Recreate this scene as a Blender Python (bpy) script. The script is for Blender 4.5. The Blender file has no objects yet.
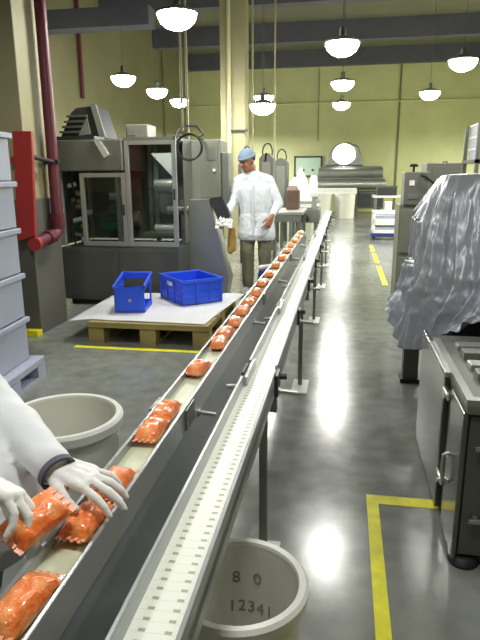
import bpy, bmesh, math, random
from mathutils import Vector, Matrix, noise
random.seed(7)
PI = math.pi
V = Vector
scene = bpy.context.scene
COL = scene.collection

# ------------------------------------------------------------------ camera
F, EYE = 580.0, 1.4
VPX, VPY = 346.0, 174.5
PITCH = math.atan((320 - VPY) / F)
YAW = math.atan((VPX - 240) / (F / math.cos(PITCH)))
ROLL = math.radians(0.4)
FWD = V((-math.sin(YAW) * math.cos(PITCH), math.cos(YAW) * math.cos(PITCH), -math.sin(PITCH)))
_r0 = V((math.cos(YAW), math.sin(YAW), 0))
_u0 = _r0.cross(FWD)
RGT = _r0 * math.cos(ROLL) - _u0 * math.sin(ROLL)
UP = RGT.cross(FWD)
EYEP = V((0, 0, EYE))
cam_d = bpy.data.cameras.new('camera')
cam = bpy.data.objects.new('camera', cam_d)
COL.objects.link(cam)
cam.matrix_world = Matrix((
    (RGT.x, UP.x, -FWD.x, 0), (RGT.y, UP.y, -FWD.y, 0), (RGT.z, UP.z, -FWD.z, EYE), (0, 0, 0, 1)))
cam_d.sensor_fit = 'AUTO'
cam_d.sensor_width = 36
cam_d.lens = 36 * F / 640
cam_d.clip_start = 0.05
cam_d.clip_end = 100
scene.camera = cam


def at(px, py, z=None, Y=None, X=None):
    """place in the room of a point measured on the 480x640 photograph, on a known plane"""
    d = FWD + RGT * ((px - 240) / F) + UP * ((320 - py) / F)
    t = (z - EYE) / d.z if z is not None else (Y / d.y if Y is not None else X / d.x)
    return EYEP + d * t


# ------------------------------------------------------------------ materials
def lin(c):
    return tuple((x / 255 / 12.92) if x / 255 <= 0.04045 else ((x / 255 + 0.055) / 1.055) ** 2.4 for x in c)


def mat(name, rgb, rough=0.5, metal=0.0, var=0.0, scale=8.0, bump=0.0, bscale=40.0, coat=0.0,
        rvar=0.0, rgb2=None, spec=0.5, trans=0.0, alpha=1.0, sheen=0.0):
    m = bpy.data.materials.new(name)
    m.use_nodes = True
    nt = m.node_tree
    b = nt.nodes['Principled BSDF']
    c = lin(rgb)
    b.inputs['Base Color'].default_value = (*c, 1)
    b.inputs['Roughness'].default_value = rough
    b.inputs['Metallic'].default_value = metal
    b.inputs['Specular IOR Level'].default_value = spec
    b.inputs['Coat Weight'].default_value = coat
    b.inputs['Coat Roughness'].default_value = 0.08
    b.inputs['Transmission Weight'].default_value = trans
    b.inputs['Alpha'].default_value = alpha
    tc = nt.nodes.new('ShaderNodeTexCoord')
    if var > 0 or rgb2 or rvar > 0:
        n = nt.nodes.new('ShaderNodeTexNoise')
        n.inputs['Scale'].default_value = scale
        n.inputs['Detail'].default_value = 5
        nt.links.new(tc.outputs['Object'], n.inputs['Vector'])
        if var > 0 or rgb2:
            r = nt.nodes.new('ShaderNodeValToRGB')
            r.color_ramp.elements[0].position = 0.3
            r.color_ramp.elements[1].position = 0.7
            if rgb2:
                r.color_ramp.elements[0].color = (*c, 1)
                r.color_ramp.elements[1].color = (*lin(rgb2), 1)
            else:
                r.color_ramp.elements[0].color = (*[x * (1 - var) for x in c], 1)
                r.color_ramp.elements[1].color = (*[min(1, x * (1 + var)) for x in c], 1)
            nt.links.new(n.outputs['Fac'], r.inputs['Fac'])
            nt.links.new(r.outputs['Color'], b.inputs['Base Color'])
        if rvar > 0:
            mr = nt.nodes.new('ShaderNodeMapRange')
            mr.inputs['To Min'].default_value = max(0.02, rough - rvar)
            mr.inputs['To Max'].default_value = rough + rvar
            nt.links.new(n.outputs['Fac'], mr.inputs['Value'])
            nt.links.new(mr.outputs['Result'], b.inputs['Roughness'])
    if bump > 0:
        n2 = nt.nodes.new('ShaderNodeTexNoise')
        n2.inputs['Scale'].default_value = bscale
        n2.inputs['Detail'].default_value = 4
        bp = nt.nodes.new('ShaderNodeBump')
        bp.inputs['Strength'].default_value = bump
        bp.inputs['Distance'].default_value = 0.01
        nt.links.new(tc.outputs['Object'], n2.inputs['Vector'])
        nt.links.new(n2.outputs['Fac'], bp.inputs['Height'])
        nt.links.new(bp.outputs['Normal'], b.inputs['Normal'])
    return m


def glass(name, tint, gloss=0.08):
    m = bpy.data.materials.new(name)
    m.use_nodes = True
    nt = m.node_tree
    nt.nodes.clear()
    o = nt.nodes.new('ShaderNodeOutputMaterial')
    mx = nt.nodes.new('ShaderNodeMixShader')
    t = nt.nodes.new('ShaderNodeBsdfTransparent')
    t.inputs['Color'].default_value = (*tint, 1)
    g = nt.nodes.new('ShaderNodeBsdfGlossy')
    g.inputs['Roughness'].default_value = 0.08
    mx.inputs['Fac'].default_value = gloss
    nt.links.new(t.outputs[0], mx.inputs[1])
    nt.links.new(g.outputs[0], mx.inputs[2])
    nt.links.new(mx.outputs[0], o.inputs['Surface'])
    return m


def emit(name, rgb, s):
    m = bpy.data.materials.new(name)
    m.use_nodes = True
    nt = m.node_tree
    nt.nodes.clear()
    o = nt.nodes.new('ShaderNodeOutputMaterial')
    e = nt.nodes.new('ShaderNodeEmission')
    e.inputs['Color'].default_value = (*rgb, 1)
    e.inputs['Strength'].default_value = s
    nt.links.new(e.outputs[0], o.inputs['Surface'])
    return m


LAMP = 110.0
M = dict(
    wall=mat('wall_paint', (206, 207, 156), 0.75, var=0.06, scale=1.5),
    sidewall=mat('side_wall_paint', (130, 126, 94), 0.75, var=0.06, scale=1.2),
    ceiling=mat('ceiling_panels', (112, 110, 92), 0.85, var=0.1, scale=0.8),
    beam=mat('beam_paint', (92, 92, 104), 0.7, var=0.1, scale=2),
    column=mat('column_paint', (156, 150, 116), 0.6, var=0.05, scale=3),
    dado=mat('dado_paint', (92, 92, 84), 0.5, var=0.08, scale=3),
    redpaint=mat('red_paint', (168, 54, 54), 0.4, var=0.08, scale=6),
    pipered=mat('pipe_red', (96, 30, 46), 0.45, var=0.08, scale=6),
    floorline=mat('floor_marking_yellow', (236, 230, 34), 0.5, var=0.14, scale=14),
    steel=mat('brushed_steel', (176, 178, 172), 0.38, 0.85, var=0.06, scale=5),
    steel_dark=mat('dull_steel', (128, 130, 122), 0.45, 0.55, var=0.1, scale=4),
    grey=mat('grey_enamel', (116, 118, 106), 0.5, var=0.06, scale=4),
    grey_dark=mat('dark_grey_enamel', (84, 86, 80), 0.5, var=0.1, scale=4),
    black=mat('black_rubber', (30, 31, 36), 0.55),
    dark=mat('dark_metal', (58, 60, 62), 0.45, 0.3, var=0.15, scale=5),
    alu=mat('aluminium', (205, 208, 200), 0.32, 0.7, var=0.04, scale=10),
    rail=mat('conveyor_rail', (168, 172, 174), 0.32, 0.5, var=0.04, scale=10),
    sideplate=mat('conveyor_side_plate', (138, 142, 152), 0.36, 0.3, var=0.15, scale=3, rvar=0.1),
    belt=mat('cream_belt', (206, 210, 180), 0.45, var=0.04, scale=20),
    whiteplastic=mat('white_plastic', (232, 232, 226), 0.4, var=0.02, scale=6),
    bin=mat('translucent_bin', (222, 222, 212), 0.42, var=0.04, scale=5),
    ink=mat('faded_ink', (142, 142, 138), 0.7),
    tote=mat('grey_tote', (168, 174, 192), 0.55, var=0.05, scale=6),
    blue=mat('blue_plastic', (48, 92, 228), 0.42, var=0.06, scale=6),
    blue_dark=mat('dark_blue_plastic', (36, 52, 120), 0.5),
    sheet=mat('white_sheet', (214, 214, 216), 0.55, var=0.04, scale=5, bump=0.25, bscale=7),
    wood=mat('pallet_wood', (150, 134, 84), 0.8, var=0.2, scale=5),
    orange=mat('orange_product', (252, 104, 20), 0.3, scale=45, rgb2=(255, 172, 100), coat=0.8, bump=0.5, bscale=60),
    film=mat('clear_seal_film', (246, 170, 130), 0.25, coat=0.6, var=0.06, scale=40, bump=0.3, bscale=90),
    tarp=mat('silver_tarp', (176, 180, 190), 0.36, 0.3, var=0.06, scale=4, bump=0.12, bscale=16),
    coat=mat('white_coat', (226, 228, 232), 0.8, var=0.04, scale=8, bump=0.15, bscale=30),
    coatblue=mat('pale_blue_coat', (218, 224, 228), 0.8, var=0.04, scale=8, bump=0.15, bscale=30),
    glove=mat('white_glove', (236, 236, 234), 0.6, var=0.03, scale=30, bump=0.12, bscale=90),
    elastic=mat('dark_cuff', (92, 88, 104), 0.7),
    skin=mat('skin', (172, 118, 92), 0.55, var=0.05, scale=9),
    cap=mat('blue_grey_cap', (128, 146, 166), 0.8, var=0.06, scale=20, bump=0.2, bscale=40),
    trousers=mat('khaki_trousers', (112, 112, 90), 0.8, var=0.08, scale=9),
    shoe=mat('white_boots', (206, 206, 200), 0.5),
    hair=mat('dark_hair', (28, 24, 22), 0.6),
    eye=mat('eye_dark', (34, 26, 24), 0.3),
    lip=mat('lip', (150, 84, 78), 0.5),
    green=mat('green_plastic', (30, 112, 70), 0.5),
    darkgreen=mat('dark_green_plastic', (34, 72, 20), 0.6, var=0.2, scale=20),
    brown=mat('brown_card', (104, 82, 70), 0.8, var=0.1, scale=8),
    tan=mat('tan_sack', (176, 140, 76), 0.8, var=0.15, scale=8),
    paper=mat('white_paper', (240, 240, 236), 0.7),
    board=mat('pale_green_board', (190, 214, 190), 0.4, var=0.04, scale=4),
    pane=glass('clear_pane', (0.82, 0.86, 0.84), 0.04),
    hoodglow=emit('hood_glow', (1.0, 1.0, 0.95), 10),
    lampglow=emit('lamp_glow', (1.0, 1.0, 0.93), LAMP),
    steelmirror=mat('polished_steel', (222, 222, 214), 0.22, 0.9, var=0.03, scale=3),
    polished=mat('polished_panel', (112, 114, 106), 0.22, 0.8, var=0.06, scale=3),
    steelwhite=mat('pale_steel', (226, 226, 218), 0.34, 0.4, var=0.03, scale=3),
)

# floor: sealed concrete, worn and glossy
fm = bpy.data.materials.new('sealed_concrete')
fm.use_nodes = True
nt = fm.node_tree
b = nt.nodes['Principled BSDF']
tc = nt.nodes.new('ShaderNodeTexCoord')
n1 = nt.nodes.new('ShaderNodeTexNoise'); n1.inputs['Scale'].default_value = 0.9; n1.inputs['Detail'].default_value = 6
n2 = nt.nodes.new('ShaderNodeTexNoise'); n2.inputs['Scale'].default_value = 9; n2.inputs['Detail'].default_value = 6
mx = nt.nodes.new('ShaderNodeMath'); mx.operation = 'ADD'
rp = nt.nodes.new('ShaderNodeValToRGB')
rp.color_ramp.elements[0].position = 0.75; rp.color_ramp.elements[0].color = (*lin((112, 115, 110)), 1)
rp.color_ramp.elements[1].position = 1.25; rp.color_ramp.elements[1].color = (*lin((142, 145, 138)), 1)
nt.links.new(tc.outputs['Object'], n1.inputs['Vector']); nt.links.new(tc.outputs['Object'], n2.inputs['Vector'])
nt.links.new(n1.outputs['Fac'], mx.inputs[0]); nt.links.new(n2.outputs['Fac'], mx.inputs[1])
dv = nt.nodes.new('ShaderNodeMath'); dv.operation = 'MULTIPLY'; dv.inputs[1].default_value = 0.5
rp.color_ramp.elements[0].position = 0.36; rp.color_ramp.elements[1].position = 0.64
nt.links.new(mx.outputs[0], dv.inputs[0]); nt.links.new(dv.outputs[0], rp.inputs['Fac'])
nt.links.new(rp.outputs['Color'], b.inputs['Base Color'])
mr = nt.nodes.new('ShaderNodeMapRange'); mr.inputs['From Min'].default_value = 0.3; mr.inputs['From Max'].default_value = 0.7
mr.inputs['To Min'].default_value = 0.15; mr.inputs['To Max'].default_value = 0.25
nt.links.new(dv.outputs[0], mr.inputs['Value']); nt.links.new(mr.outputs['Result'], b.inputs['Roughness'])
bp = nt.nodes.new('ShaderNodeBump'); bp.inputs['Strength'].default_value = 0.06; bp.inputs['Distance'].default_value = 0.01
nt.links.new(n2.outputs['Fac'], bp.inputs['Height']); nt.links.new(bp.outputs['Normal'], b.inputs['Normal'])
b.inputs['Specular IOR Level'].default_value = 0.65
M['floor'] = fm

# white modular chain: rows of small dark notches along both sides of every link
cm = bpy.data.materials.new('white_chain')
cm.use_nodes = True
nt = cm.node_tree
b = nt.nodes['Principled BSDF']
b.inputs['Roughness'].default_value = 0.35
tc = nt.nodes.new('ShaderNodeTexCoord')
sp = nt.nodes.new('ShaderNodeSeparateXYZ'); nt.links.new(tc.outputs['Object'], sp.inputs[0])


def mth(op, a, bb=None):
    n = nt.nodes.new('ShaderNodeMath'); n.operation = op
    for k, x in enumerate((a, bb)):
        if x is None: continue
        if isinstance(x, (int, float)): n.inputs[k].default_value = x
        else: nt.links.new(x, n.inputs[k])
    return n.outputs[0]


PITCHC = 0.0225
ax = mth('ABSOLUTE', sp.outputs['X'])
fr = mth('FRACT', mth('DIVIDE', sp.outputs['Y'], PITCHC))
band = mth('MULTIPLY', mth('GREATER_THAN', ax, 0.015), mth('LESS_THAN', ax, 0.026))
notch = mth('MULTIPLY', band, mth('MULTIPLY', mth('GREATER_THAN', fr, 0.05), mth('LESS_THAN', fr, 0.33)))
seam = mth('MULTIPLY', mth('LESS_THAN', fr, 0.05), 0.35)
fac = mth('MAXIMUM', notch, seam)
mc = nt.nodes.new('ShaderNodeMix'); mc.data_type = 'RGBA'
nt.links.new(fac, mc.inputs['Factor'])
mc.inputs['A'].default_value = (*lin((238, 240, 230)), 1)
mc.inputs['B'].default_value = (*lin((172, 176, 142)), 1)
nt.links.new(mc.outputs['Result'], b.inputs['Base Color'])
M['chain'] = cm


# ------------------------------------------------------------------ builders
def frame_from(d):
    d = d.normalized()
    a = V((0, 0, 1)) if abs(d.z) < 0.95 else V((1, 0, 0))
    x = a.cross(d).normalized()
    return Matrix((x, d.cross(x), d)).transposed()


class MB:
    def __init__(s):
        s.bm = bmesh.new()

    def face(s, vs):
        try:
            return s.bm.faces.new(vs)
        except ValueError:
            return None

    def box(s, lo, hi, rz=0.0, piv=None, bev=0.0, tilt=None):
        lo, hi = V(lo), V(hi)
        c = (lo + hi) / 2
        h = (hi - lo) / 2
        R = Matrix.Rotation(rz, 3, 'Z')
        if tilt: R = R @ Matrix.Rotation(tilt[1], 3, tilt[0])
        p = V(piv) if piv else c
        vs = []
        for sx in (-1, 1):
            for sy in (-1, 1):
                for sz in (-1, 1):
                    q = c + V((sx * h.x, sy * h.y, sz * h.z))
                    vs.append(s.bm.verts.new(p + R @ (q - p)))
        i = lambda a, b, d: vs[a * 4 + b * 2 + d]
        fs = [s.face((i(0,0,0), i(0,0,1), i(0,1,1), i(0,1,0))), s.face((i(1,0,0), i(1,1,0), i(1,1,1), i(1,0,1))),
              s.face((i(0,0,0), i(1,0,0), i(1,0,1), i(0,0,1))), s.face((i(0,1,0), i(0,1,1), i(1,1,1), i(1,1,0))),
              s.face((i(0,0,0), i(0,1,0), i(1,1,0), i(1,0,0))), s.face((i(0,0,1), i(1,0,1), i(1,1,1), i(0,1,1)))]
        if bev > 0:
            es = set()
            for f in fs:
                for e in f.edges: es.add(e)
            bmesh.ops.bevel(s.bm, geom=list(es), offset=bev, segments=2, affect='EDGES', profile=0.5)
        return s

    def ring(s, c, R, r, n, rx=1.0):
        return [s.bm.verts.new(c + R @ V((r * math.cos(2 * PI * k / n) * rx, r * math.sin(2 * PI * k / n), 0))) for k in range(n)]

    def bridge(s, a, b):
        n = len(a)
        for k in range(n):
            s.face((a[k], a[(k + 1) % n], b[(k + 1) % n], b[k]))

    def cyl(s, p0, p1, r0, r1=None, n=14, cap=True):
        p0, p1 = V(p0), V(p1)
        R = frame_from(p1 - p0)
        a = s.ring(p0, R, r0, n)
        b_ = s.ring(p1, R, r0 if r1 is None else r1, n)
        s.bridge(a, b_)
        if cap:
            s.face(a[::-1]); s.face(b_)
        return s

    def lathe(s, c, prof, n=32, R=None):
        """prof: (radius, height) pairs; closed on the axis where the radius is 0"""
        c = V(c)
        R = R or Matrix.Identity(3)
        prev = None
        for r, h in prof:
            cc = c + R @ V((0, 0, h))
            cur = [s.bm.verts.new(cc)] if r <= 1e-6 else s.ring(cc, R, r, n)
            if prev:
                if len(prev) == 1 and len(cur) > 1:
                    for k in range(n): s.face((prev[0], cur[(k + 1) % n], cur[k]))
                elif len(cur) == 1 and len(prev) > 1:
                    for k in range(n): s.face((prev[k], prev[(k + 1) % n], cur[0]))
                elif len(cur) > 1:
                    s.bridge(prev, cur)
            prev = cur
        return s

    def tube(s, pts, r, n=10, close=False):
        pts = [V(p) for p in pts]
        m = len(pts)
        rings = []
        x = None
        for k in range(m):
            if close: d = pts[(k + 1) % m] - pts[k - 1]
            else: d = pts[min(k + 1, m - 1)] - pts[max(k - 1, 0)]
            d.normalize()
            if x is None:
                a = V((0, 0, 1)) if abs(d.z) < 0.9 else V((1, 0, 0))
                x = a.cross(d).normalized()
            else:
                x = (x - d * x.dot(d)).normalized()
            R = Matrix((x, d.cross(x), d)).transposed()
            rings.append(s.ring(pts[k], R, r, n))
        for k in range(m - 1): s.bridge(rings[k], rings[k + 1])
        if close: s.bridge(rings[-1], rings[0])
        else:
            s.face(rings[0][::-1]); s.face(rings[-1])
        return s

    def prism(s, poly, d):
        d = V(d)
        a = [s.bm.verts.new(V(p)) for p in poly]
        b_ = [s.bm.verts.new(V(p) + d) for p in poly]
        s.bridge(a, b_)
        s.face(a[::-1]); s.face(b_)
        return s

    def ell(s, c, ax, u=14, v=9):
        c = V(c)
        A = Matrix([V(x) for x in ax]).transposed()
        g = bmesh.ops.create_uvsphere(s.bm, u_segments=u, v_segments=v, radius=1)
        for w in g['verts']: w.co = c + A @ w.co
        return s

    def cap(s, p0, r0, p1, r1):
        s.cyl(p0, p1, r0, r1, n=14)
        for p, r in ((p0, r0), (p1, r1)): s.ell(p, ((r, 0, 0), (0, r, 0), (0, 0, r)))
        return s

    def build(s, name, m, parent=None, smooth=False, bev=0.0):
        bmesh.ops.recalc_face_normals(s.bm, faces=s.bm.faces[:])
        off = parent_origin(parent)
        for w in s.bm.verts: w.co -= off
        me = bpy.data.meshes.new(name)
        s.bm.to_mesh(me); s.bm.free()
        me.materials.append(m)
        o = bpy.data.objects.new(name, me)
        COL.objects.link(o)
        if parent: o.parent = parent
        if smooth:
            for p in me.polygons: p.use_smooth = True
            md = o.modifiers.new('edge', 'EDGE_SPLIT'); md.split_angle = math.radians(40)
        if bev > 0:
            bv = o.modifiers.new('bevel', 'BEVEL'); bv.width = bev; bv.segments = 2; bv.limit_method = 'ANGLE'
        return o

    def alone(s, name, m, loc, smooth=False, bev=0.0):
        """a top-level mesh with its origin at loc"""
        for w in s.bm.verts: w.co -= V(loc)
        o = s.build(name, m, None, smooth, bev)
        o.location = loc
        return o


def parent_origin(p):
    t = V((0, 0, 0))
    while p:
        t += p.location
        p = p.parent
    return t


def tag(o, label=None, cat=None, group=None, kind=None):
    if label: o['label'] = label
    if cat: o['category'] = cat
    if group: o['group'] = group
    if kind: o['kind'] = kind
    return o


def thing(name, label, cat, loc=(0, 0, 0), group=None):
    o = bpy.data.objects.new(name, None)
    o.empty_display_size = 0.1
    COL.objects.link(o)
    o.location = loc
    return tag(o, label, cat, group)


def struct(name, mb, m, loc=(0, 0, 0), smooth=False, bev=0.0):
    return tag(mb.alone(name, m, loc, smooth, bev), kind='structure')


def dup(root, loc, rz=None, label=None, group=None):
    r = root.copy(); COL.objects.link(r); r.location = loc
    if rz is not None: r.rotation_euler = (0, 0, rz)
    if label: r['label'] = label
    if group: r['group'] = group
    for ch in list(root.children):
        c = ch.copy(); COL.objects.link(c); c.parent = r
        for g in ch.children:
            d = g.copy(); COL.objects.link(d); d.parent = c
    return r


def blob(name, prims, m, parent, voxel=0.008, smooth=4, wrinkle=0.0, wscale=6.0, floor_z=None):
    """one continuous skin over overlapping tapered limbs and ellipsoids"""
    mb = MB()
    for p in prims:
        if p[0] == 'c': mb.cap(*[V(x) if not isinstance(x, (int, float)) else x for x in p[1:]])
        else: mb.ell(p[1], p[2], 20, 14)
    off = parent_origin(parent)
    for w in mb.bm.verts: w.co -= off
    bmesh.ops.recalc_face_normals(mb.bm, faces=mb.bm.faces[:])
    me = bpy.data.meshes.new(name + '_raw'); mb.bm.to_mesh(me); mb.bm.free()
    t = bpy.data.objects.new('raw', me); COL.objects.link(t)
    r = t.modifiers.new('r', 'REMESH'); r.mode = 'VOXEL'; r.voxel_size = voxel
    sm = t.modifiers.new('s', 'SMOOTH'); sm.factor = 0.5; sm.iterations = smooth
    dg = bpy.context.evaluated_depsgraph_get()
    out = bpy.data.meshes.new_from_object(t.evaluated_get(dg))
    bpy.data.objects.remove(t); bpy.data.meshes.remove(me)
    out.name = name
    if wrinkle > 0:
        ns = [w.normal.copy() for w in out.vertices]
        for w, nn in zip(out.vertices, ns):
            q = (w.co + off)
            a = noise.noise(V((q.x * wscale, q.y * wscale, q.z * wscale * 0.45)))
            b2 = noise.noise(q * wscale * 2.7)
            w.co += nn * wrinkle * (a + 0.5 * b2)
    if floor_z is not None:
        for w in out.vertices: w.co.z = max(w.co.z, floor_z - off.z)
    out.materials.clear(); out.materials.append(m)
    for p in out.polygons: p.use_smooth = True
    o = bpy.data.objects.new(name, out); COL.objects.link(o); o.parent = parent
    return o


# ------------------------------------------------------------------ the setting
XL, XR, YB, YF, ZC = -6.0, 5.6, 23.0, -3.0, 5.75
struct('floor', MB().box((XL - .2, YF - .2, -0.2), (XR + .2, YB + .2, 0)), M['floor'])
struct('ceiling', MB().box((XL - .2, YF - .2, ZC), (XR + .2, YB + .2, ZC + .2)), M['ceiling'])
struct('wall_back', MB().box((XL - .2, YB, 0), (XR + .2, YB + .2, ZC)), M['wall'])
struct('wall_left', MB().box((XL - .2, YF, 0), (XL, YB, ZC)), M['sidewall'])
struct('wall_right', MB().box((XR, YF, 0), (XR + .2, YB, ZC)), M['wall'])
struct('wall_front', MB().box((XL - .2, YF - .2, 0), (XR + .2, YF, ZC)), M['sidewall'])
for k, y in enumerate((2.2, 6.4, 10.5, 14.6, 18.7, 22.7)):
    struct('trim_%d' % (k + 1), MB().box((XL, y, 5.2), (XR, y + 0.3, ZC)), M['beam'])
# painted lines on the floor
struct('trim_10', MB().box((0.145, 0.4, 0), (0.195, 2.40, 0.002)), M['floorline'])
struct('trim_11', MB().box((0.195, 2.33, 0), (0.75, 2.40, 0.002)), M['floorline'])
for k, (a, b_) in enumerate(((7.6, 9.2), (9.55, 10.7), (11.0, 12.0))):
    struct('trim_%d' % (12 + k), MB().box((0.53, a, 0), (0.60, b_, 0.002)), M['floorline'])
struct('trim_15', MB().box((-2.2, 4.36, 0), (-1.02, 4.42, 0.002)), M['floorline'])
q = at(60, 29, Y=10.9); r_ = at(60, 9, Y=10.9)
struct('trim_25', MB().box((XL, 10.9, q.z), (-3.55, 11.3, r_.z), bev=.01), M['beam'])
# wall joints and conduits that belong to the building
struct('trim_16', MB().box((1.83, 22.96, 0), (1.90, 23.0, 5.2)), M['sidewall'])
struct('trim_17', MB().cyl((-5.9, 22.95, 3.95), (5.5, 22.95, 3.95), 0.025), M['wall'])
struct('trim_18', MB().cyl((-1.05, 22.95, 2.6), (-1.05, 22.95, 5.2), 0.02), M['column'])
struct('trim_19', MB().cyl((-5.93, 13.2, 3.1), (-5.93, 13.2, 5.7), 0.045), M['pipered'])
struct('trim_20', MB().cyl((-5.93, 19.5, 2.0), (-5.93, 19.5, 5.7), 0.035), M['sidewall'])

# near column with its dado and the red sprinkler riser
c = thing('column', 'cream column with grey lower half beside the red riser pipe', 'column', (-2.95, 4.97, 0))
c['kind'] = 'structure'
MB().box((-3.25, 4.72, 1.2), (-2.68, 5.22, ZC), bev=.008).build('shaft', M['column'], c)
MB().box((-3.26, 4.71, 0), (-2.67, 5.23, 1.2), bev=.006).build('dado', M['dado'], c)
MB().box((-3.0, 4.712, 0), (-2.94, 4.71 - .012, 1.2)).build('corner_strip', M['grey'], c)
MB().box((-2.80, 4.62, 0), (-2.66, 4.705, 0.05)).build('bump_stop', M['floorline'], c)
c = thing('column', 'tall cream column standing beyond the packing machine', 'column', (-2.42, 13.2, 0))
c['kind'] = 'structure'
MB().box((-2.70, 13.0, 0), (-2.16, 13.5, ZC), bev=.01).build('shaft', M['column'], c)
MB().cyl((-2.5, 12.96, 1.5), (-2.5, 12.96, ZC), 0.04).build('downpipe', M['wall'], c, smooth=True)
MB().box((-2.52, 12.94, 2.3), (-2.1, 12.99, 2.34)).build('bracket', M['dark'], c)

rp_ = thing('sprinkler_pipe', 'dark red riser pipe with an elbow in front of the near cream column', 'pipe', (-2.58, 5.0, 0.86))
MB().tube([(-2.60, 5.05, 5.7), (-2.60, 5.05, 2.0), (-2.60, 5.05, 0.95), (-2.60, 5.03, 0.90), (-2.61, 4.98, 0.87), (-2.62, 4.9, 0.86),
           (-2.625, 4.68, 0.83)], 0.05, 14).build('pipe_run', M['pipered'], rp_, smooth=True)
MB().cyl((-2.602, 5.05, 0.93), (-2.602, 5.05, 1.06), 0.064).cyl((-2.62, 4.86, 0.858), (-2.614, 4.97, 0.866), 0.062).build('elbow_collar', M['pipered'], rp_, smooth=True)
MB().cyl((-2.625, 4.68, 0.83), (-2.625, 4.64, 0.826), 0.062).build('flange', M['redpaint'], rp_, smooth=True)
MB().box((-2.68, 5.02, 1.50), (-2.54, 5.08, 1.54)).cyl((-2.58, 5.0, 1.52), (-2.60, 4.68, 1.56), 0.02).build('clamp', M['black'], rp_)

a, b_ = at(12, 131, Y=4.62), at(31, 131, Y=4.62)
c_, d_ = at(35, 236, Y=4.62), at(18, 241, Y=4.62)
rc = thing('red_panel', 'tall red metal panel between grey tote stack and cream column', 'panel', (d_.x, 4.66, d_.z))
MB().prism([a, b_, c_, d_], (0, 0.04, 0)).build('sheet', M['redpaint'], rc, bev=.006)
for z in (1.0, 1.5): MB().box((-2.78, 4.66, z), (-2.70, 4.712, z + .06)).build('bracket', M['redpaint'], rc)

# ------------------------------------------------------------------ lamps
def make_lamp(label, loc):
    t = thing('bay_lamp', label, 'lamp', loc, 'hanging bay lamps')
    R = 0.185
    MB().lathe(loc, [(R, 0.0), (R * .98, -.03), (R * .86, -.075), (R * .62, -.115), (R * .3, -.138), (0, -.145)], 20).build('diffuser', M['lampglow'], t, smooth=True)
    MB().lathe(loc, [(0, .075), (.05, .07), (.12, .045), (R + .006, .018), (R + .010, 0.0), (R + .002, -.004), (R - .012, .004), (0, .01)], 20).build('shade', M['grey'], t, smooth=True)
    MB().lathe(loc, [(0, .16), (.028, .16), (.036, .145), (.036, .08), (.03, .07), (0, .07)], 14).build('ballast_housing', M['grey_dark'], t, smooth=True)
    return t


ROD = {}
lamps = [
    ((-0.09, 10.4, 2.87), 'middle lamp of the centre row above the aisle'),
    ((-0.06, 5.38, 2.47), 'large near lamp of the centre row above the aisle'),
    ((-0.13, 13.4, 2.87), 'smallest, farthest lamp of the centre row, in front of back wall'),
    ((1.51, 8.8, 2.87), 'hanging lamp at the right edge of the photo'),
    ((1.51, 12.0, 2.87), 'lamp behind the one at the right edge, against the yellow back wall'),
    ((-1.61, 5.8, 2.87), 'biggest lamp, at the top of the photo, left of the tall cream column'),
    ((-1.62, 12.0, 2.88), 'smaller upper lamp of the overlapping pair right of tall cream column'),
    ((-1.20, 8.75, 2.37), 'wider, lower lamp of the overlapping pair right of tall cream column'),
    ((-3.42, 9.13, 2.87), 'leftmost lamp, over the packing machine near the side wall'),
    ((-3.35, 10.6, 2.87), 'middle lamp of the three over the packing machine'),
    ((-3.36, 12.1, 2.87), 'rightmost, smallest of the three lamps over the packing machine'),
]
lamp_things = [make_lamp(lamps[0][1], lamps[0][0])]
lamp_things += [dup(lamp_things[0], loc, label=lab) for loc, lab in lamps[1:]]
for (loc, lab), t in zip(lamps, lamp_things):
    if loc[2] < 2.5 and loc[1] < 6: t.scale = (.76, .76, .76)
    rod_s = t.scale.x
    o = MB().cyl((0, 0, .16), (0, 0, (ZC - loc[2]) / rod_s), 0.0035, n=8).build('hanging_rod', M['grey_dark'], None); o.parent = t
# unseen lights: the same rows of lamps go on out of view
for x, y, e in ((-0.1, 1.0, 20), (1.55, 5.4, 22), (1.55, 2.0, 12), (-1.9, 3.0, 22), (-1.6, -1.0, 12), (3.4, 6.5, 36), (3.4, 10.5, 60),
                (-3.32, 17.5, 130), (4.7, 15.0, 170), (4.7, 19.0, 230), (-3.75, 20.4, 220)):  # these far ones are added, out of sight, to brighten the back wall
    ld = bpy.data.lights.new('unseen_light', 'AREA'); ld.shape = 'DISK'; ld.size = 0.4
    ld.energy = e; ld.color = (1, 1, .94)
    lo = bpy.data.objects.new('unseen_light', ld); COL.objects.link(lo); lo.location = (x, y, 2.85)

# vertical conduits dropping from the roof
for k, (x, y, z0) in enumerate(((-2.30, 8.4, 2.0), (-2.22, 8.4, 1.85), (-1.78, 11.6, 1.75), (-1.36, 11.6, 1.6))):
    struct('trim_%d' % (21 + k), MB().cyl((x, y, z0), (x, y, ZC), 0.018, n=10), M['column'], (x, y, z0), smooth=True)

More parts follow.
